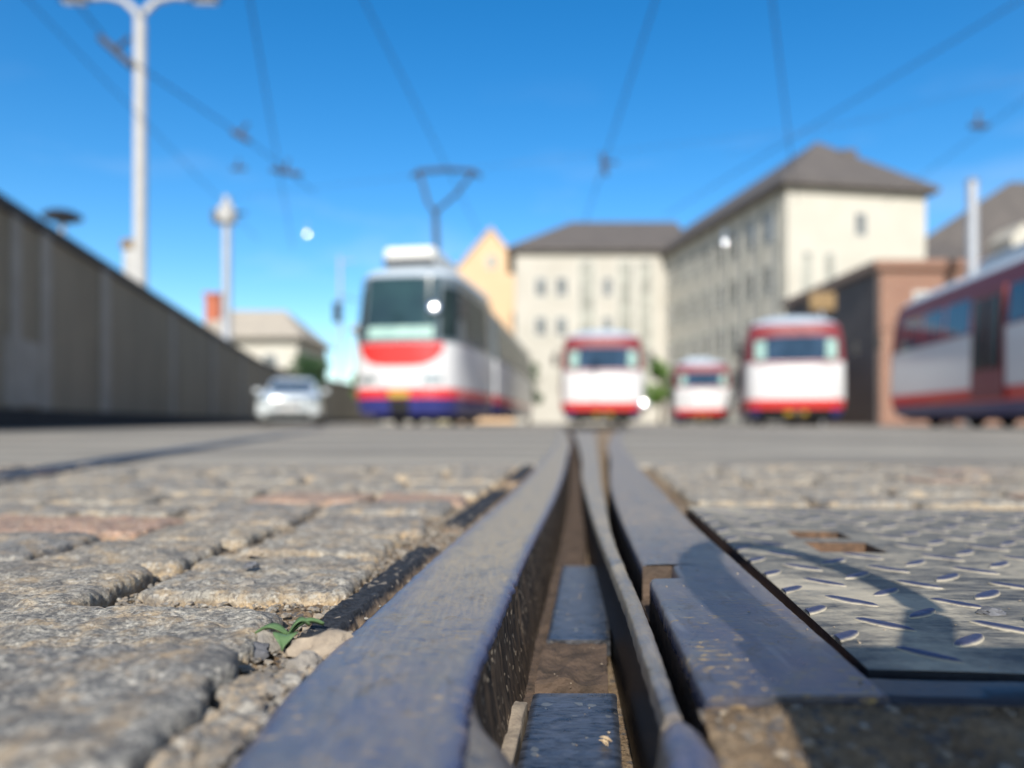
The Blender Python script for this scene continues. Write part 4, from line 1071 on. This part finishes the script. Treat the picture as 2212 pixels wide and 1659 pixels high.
# pier strips on the long side
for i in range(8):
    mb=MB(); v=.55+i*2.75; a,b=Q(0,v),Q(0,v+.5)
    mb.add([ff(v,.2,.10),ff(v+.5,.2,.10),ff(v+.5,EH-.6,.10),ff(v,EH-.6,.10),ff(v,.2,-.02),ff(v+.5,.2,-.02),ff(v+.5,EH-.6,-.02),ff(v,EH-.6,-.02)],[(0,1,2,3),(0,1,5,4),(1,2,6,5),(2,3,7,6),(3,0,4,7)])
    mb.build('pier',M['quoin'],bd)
ex=lambda X,Y: (X-19.8,Y-55)
WY=78.
prism(bd,'wing_wall',M['plaster2'],[ex(.3,WY),ex(15.9,WY),ex(15.9,WY+11),ex(.3,WY+11)],0,EH+.4)
hip(bd,'wing_roof',[ex(-.5,WY-.7),ex(18.5,WY-.7),ex(18.5,WY+11.7),ex(-.5,WY+11.7)],[ex(6.5,WY+5.5),ex(18,WY+5.5)],22.0,ez=EH+.4)
wf=lambda u,z,o: (u-19.8,WY-55-o,z)
windows(bd,wf,[(6.9,8.4),(10.9,12.3),(13.0,14.2)],[(3.5,16.6)],'olive_pane')
windows(bd,wf,[(2.4,3.5),(4.5,5.6),(9.3,10.2)],[(9,10.8),(13,14.8)],'pane')
# peach gable house
ph=empty('gabled_house',(-2.65,96,0)); tag(ph,'peach-coloured house gable rising between the tall tram and the cream block','building')
mb=MB(); mb.add([(-4.5,0,0),(4.2,0,0),(4.2,0,19.0),(-.0,0,24.2),(-4.5,0,19.0),(-4.5,14,0),(4.2,14,0),(4.2,14,19.),(0,14,24.2),(-4.5,14,19.)],[(0,1,2,3,4),(9,8,7,6,5),(0,4,9,5),(1,6,7,2),(0,5,6,1)]); mb.build('wall',M['peach'],ph)
mb=MB()
for a,b in (((-4.9,18.6),(0,24.35)),((0,24.35),(4.6,18.6))):
    mb.add([(a[0],-.3,a[1]),(b[0],-.3,b[1]),(b[0],14.3,b[1]),(a[0],14.3,a[1]),(a[0],-.3,a[1]+.28),(b[0],-.3,b[1]+.28),(b[0],14.3,b[1]+.28),(a[0],14.3,a[1]+.28)],[(0,1,2,3),(4,5,6,7),(0,1,5,4),(1,2,6,5),(2,3,7,6),(3,0,4,7)])
mb.build('roof',M['peach'],ph)
windows(ph,lambda u,z,o:(u,-o,z),[(-.5,.6)],[(19.5,21.)],'olive_pane')
# left house
lh=empty('cottage',(-17.2,52,0)); tag(lh,'small cream house with pale roof and red chimney beyond the left wall','building')
prism(lh,'wall',M['plaster'],[(-4.6,0),(2.6,0),(2.6,8),(-4.6,8)],0,5.9)
mb=MB(); vs=[(-5.4,-.7,5.8),(3.2,-.7,5.8),(3.2,8.7,5.8),(-5.4,8.7,5.8),(-3.4,4,8.3),(.6,4,8.3)]; mb.add(vs,[(0,1,5,4),(1,2,5),(2,3,4,5),(3,0,4),(0,1,2,3)]); rf=mb.build('roof',M['palegrey_roof'],lh)
mb=MB(); mb.box(-4.6,-3.6,2.2,3.2,5.9,9.1); mb.box(-4.7,-3.5,2.1,3.3,9.1,9.3); mb.build('chimney',M['chimney'],rf)
windows(lh,lambda u,z,o:(u,-o,z),[(-2.6,-1.6),(.3,1.2)],[(3.4,4.7)],'pane')
# far sliver building left of tall tram
sb=empty('distant_house',(-14.2,75,0)); tag(sb,'distant pale house corner peeping out left of the tall tram','building')
prism(sb,'wall',M['plaster'],[(-1.2,0),(6,0),(6,9),(-1.2,9)],0,9.2)
mb=MB(); mb.add([(-1.8,-.6,9.1),(6.6,-.6,9.1),(6.6,9.6,9.1),(-1.8,9.6,9.1),(1.2,4.5,12.2),(6,4.5,12.2)],[(0,1,5,4),(1,2,5),(2,3,4,5),(3,0,4),(0,1,2,3)]); mb.build('roof',M['palegrey_roof'],sb)
windows(sb,lambda u,z,o:(u,-o,z),[(-.6,.3),(1.2,2.1)],[(2.5,4),(5.8,7.4)],'pane')
# brick building at right
bb=empty('brick_building',(13.0,27,0)); tag(bb,'orange brick building with dark shaded side wall, behind the right-hand trams','building')
prism(bb,'brick_wall',M['brick'],[(.02,0),(11,0),(11,9),(.02,9)],0,5.5)
prism(bb,'side_wall_shade',M['side_shade'],[(-.10,.05),(.0,.05),(.0,9),(-.10,9)],0,5.4)  # dark sheet laid over the left wall as painted shade
mb=MB(); mb.box(-.25,11.2,-.2,9.2,5.5,5.82); mb.build('parapet',M['brick'],bb,bevel=.02)
windows(bb,lambda u,z,o:(u,-o,z),[(1.3,2.3),(3.2,4.2),(5.2,6.2)],[(3.3,4.6)],'pane')
# right grey-roofed building
gb=empty('slate_roofed_house',(35,64,0)); tag(gb,'dark slate-roofed house at the right edge behind the mast','building')
prism(gb,'wall',M['plaster2'],[(-1.6,0),(16,0),(16,10),(-1.6,10)],0,13.3)
mb=MB(); mb.add([(-2.2,-.6,13.2),(17,-.6,13.2),(17,10.6,13.2),(-2.2,10.6,13.2),(-2.0,5,16.3),(2,5,16.6),(10,5,21.8),(16,5,21.8)],[(0,1,7,6,5,4),(1,2,7),(2,3,4,5,6,7),(3,0,4),(0,1,2,3)]); rf=mb.build('roof',M['slate'],gb)
mb=MB(); mb.add([(6.8,-.2,13.4),(8.9,-.2,13.4),(8.9,-.2,15.6),(7.85,-.2,16.8),(6.8,-.2,15.6),(6.8,3.5,13.4),(8.9,3.5,13.4),(8.9,3.5,15.6),(7.85,3.5,16.8),(6.8,3.5,15.6)],[(0,1,2,3,4),(5,6,7,8,9),(0,4,9,5),(1,2,7,6),(2,3,8,7),(3,4,9,8)]); mb.build('dormer',M['plaster'],rf)
windows(gb,lambda u,z,o:(u,-o,z),[(1,2.2),(4,5.2),(7,8.2)],[(9.5,11.5)],'pane')

# ------------------------------------------------------------------ trees
def tree(x,d,h,r,mat,label,seed,n=2600,trunk=.12):
    rnd=random.Random(seed); X=(x-1106)/F*d; t=empty('tree',(X,d,0)); tag(t,label,'tree')
    mb=MB(); mb.tube([(0,0,0),(.05,0,h*.3),(0,.05,h*.55),(.05,0,h*.8)],[trunk,trunk*.8,trunk*.6,trunk*.25],8)
    for k in range(7):
        a=rnd.uniform(0,6.28); z=h*rnd.uniform(.3,.65); mb.tube([(0,0,z),(r*.4*math.cos(a),r*.4*math.sin(a),z+h*.12),(r*.75*math.cos(a),r*.75*math.sin(a),z+h*.2)],[trunk*.45,trunk*.3,trunk*.1],6)
    mb.build('trunk',M['bark'],t,smooth=True)
    cl=[(Vector((rnd.gauss(0,r*.42),rnd.gauss(0,r*.42),h*rnd.uniform(.35,.88))),r*rnd.uniform(.28,.5)) for k in range(14)]
    mb=MB()
    for k in range(n):
        c,cr=rnd.choice(cl); v=Vector((rnd.gauss(0,1),rnd.gauss(0,1),rnd.gauss(0,.8))); v=v.normalized()*cr*rnd.uniform(.4,1)**.5; p=c+v; p.z=max(.15,min(h,p.z))
        a=Vector((rnd.gauss(0,1),rnd.gauss(0,1),rnd.gauss(0,1))).normalized(); b=a.orthogonal().normalized(); s=rnd.uniform(.05,.11)*(1 if h<6 else 1.3)
        mb.add([p-a*s*1.4,p+b*s*.6,p+a*s*1.4,p-b*s*.6],[(0,1,2,3)])
    mb.build('crown',M[mat],t,fix=False)
tree(683,50,4.6,1.5,'leaf_dark','dark green tree behind the silver car at the wall end',2)
tree(1427,40,3.7,.9,'leaf_mid','bright green bush between the second and the smallest tram',5)
tree(790,48,3.4,.9,'leaf_mid','small green bush half hidden by the left side of the tall tram',8)
tree(1142,50,4.6,1.3,'leaf_dark','dark green tree behind the tail of the tall tram',9)

# ------------------------------------------------------------------ unseen phone, loop and stand, added behind the lens for their shadow
ph_=empty('phone',(.158,-.013,.130)); tag(ph_,'unseen black phone with an added loop shaped for its ring shadow, on an added stand','phone')
mb=MB(); mb.box(-.082,.082,-.0045,.0045,.0,.104); bo=mb.build('phone_body',M['phone'],ph_,bevel=.0035,seg=3)
mb=MB(); mb.box(-.076,-.05,.0045,.0065,.06,.098); mb.build('camera_bump',M['phone'],bo,bevel=.001)
lp=smoothcurve([(0,.090),(1,.084),(2,.090),(3,.108),(4,.143),(5,.178),(6,.203),(7,.199),(8,.178),(9,.160)]); lz=smoothcurve([(0,.226),(1,.294),(2,.360),(3,.401),(4,.426),(5,.405),(6,.338),(7,.285),(8,.252),(9,.228)])  # outline of the added loop, shaped to cast the ring shadow
mb=MB(); mb.tube([(lp(k*.25)-.158+max(0,1-k/18)*.008,0,lz(k*.25)-.130-.002*(k>8)) for k in range(37)],[.0105+.0075*max(0,1-abs(k-5)/11) for k in range(37)],12); mb.build('shadow_loop',M['sleeve'],ph_,smooth=True)
stn=empty('added_stand',(.158,-.013,-.075)); tag(stn,'small unseen three-legged stand added to carry the phone','stand')
mb=MB(); mb.box(-.05,.05,-.012,.012,.190,.2045); mb.tube([(0,0,.19),(0,0,.14)],.008,10); mb.build('clamp',M['phone'],stn,bevel=.003)
for k in range(3):
    an=R(-90+120*k); mb=MB(); mb.tube([(0,0,.145),(.055*math.cos(an),.055*math.sin(an)-.02,0)],[.006,.0045],8); mb.build('leg',M['phone'],stn,smooth=True)

# ------------------------------------------------------------------ camera, sun, sky
cam=bpy.data.cameras.new('camera'); co=bpy.data.objects.new('camera',cam); COL.objects.link(co)
co.location=(0,0,H); co.rotation_euler=(R(90),0,0); S.camera=co
cam.sensor_width=36; cam.lens=36*F/2212; cam.shift_y=82.5/2212; cam.clip_start=.01; cam.clip_end=3000
cam.dof.use_dof=True; cam.dof.focus_distance=.41; 
CINF=29.
cam.dof.aperture_fstop=(cam.lens/1000)/(CINF*.41/F)
EL=R(33); AZ=R(4)
sun=bpy.data.lights.new('sun','SUN'); sun.energy=5.0; sun.angle=R(.53); sun.color=(1,.955,.88)
so=bpy.data.objects.new('sun',sun); COL.objects.link(so)
tosun=Vector((-math.sin(AZ)*math.cos(EL),-math.cos(AZ)*math.cos(EL),math.sin(EL)))
so.rotation_euler=(-tosun).to_track_quat('-Z','Y').to_euler(); so.location=(-3,-20,15)
wd=bpy.data.worlds.new('World'); S.world=wd; wd.use_nodes=True; nt=wd.node_tree
bg=nt.nodes['Background']; sky=nt.nodes.new('ShaderNodeTexSky'); sky.sky_type='NISHITA'; sky.sun_disc=False
sky.sun_elevation=EL; sky.sun_rotation=R(180)+AZ; sky.air_density=1.0; sky.dust_density=.0; sky.ozone_density=3.0
hs=nt.nodes.new('ShaderNodeHueSaturation'); hs.inputs['Saturation'].default_value=1.42; hs.inputs['Value'].default_value=1.0
nt.links.new(sky.outputs[0],hs.inputs['Color'])
tc=nt.nodes.new('ShaderNodeTexCoord'); mp=nt.nodes.new('ShaderNodeMapping'); mp.inputs['Scale'].default_value=(1.2,1.2,5.); nt.links.new(tc.outputs['Generated'],mp.inputs[0])
nz=nt.nodes.new('ShaderNodeTexNoise'); nz.inputs['Scale'].default_value=2.6; nz.inputs['Detail'].default_value=6; nz.inputs['Roughness'].default_value=.6; nt.links.new(mp.outputs[0],nz.inputs['Vector'])
cr=nt.nodes.new('ShaderNodeValToRGB'); cr.color_ramp.elements[0].position=.54; cr.color_ramp.elements[1].position=.80; nt.links.new(nz.outputs['Fac'],cr.inputs[0])
sx=nt.nodes.new('ShaderNodeSeparateXYZ'); nt.links.new(tc.outputs['Generated'],sx.inputs[0])
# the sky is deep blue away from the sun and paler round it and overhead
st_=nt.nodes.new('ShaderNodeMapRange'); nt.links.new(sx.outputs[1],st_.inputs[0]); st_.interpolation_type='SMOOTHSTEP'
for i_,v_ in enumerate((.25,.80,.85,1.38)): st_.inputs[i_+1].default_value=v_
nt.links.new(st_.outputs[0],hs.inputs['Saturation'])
mr=nt.nodes.new('ShaderNodeMapRange'); nt.links.new(sx.outputs[2],mr.inputs[0]); mr.inputs[1].default_value=.0; mr.inputs[2].default_value=.42; mr.inputs[3].default_value=.4; mr.inputs[4].default_value=.0
mu=nt.nodes.new('ShaderNodeMath'); mu.operation='MULTIPLY'; nt.links.new(cr.outputs[0],mu.inputs[0]); nt.links.new(mr.outputs[0],mu.inputs[1])
mx=nt.nodes.new('ShaderNodeMix'); mx.data_type='RGBA'; nt.links.new(mu.outputs[0],mx.inputs[0]); nt.links.new(hs.outputs[0],mx.inputs[6]); mx.inputs[7].default_value=(6.2,6.6,7.2,1)
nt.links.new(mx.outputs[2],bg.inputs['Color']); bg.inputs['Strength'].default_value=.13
S.view_settings.view_transform='Standard'; S.view_settings.look='None'; S.view_settings.exposure=.4; S.view_settings.gamma=1
S.render.engine='CYCLES'
S.cycles.use_denoising=True
try: S.cycles.denoiser='OPENIMAGEDENOISE'
except Exception: pass
S.cycles.max_bounces=6; S.cycles.sample_clamp_indirect=6
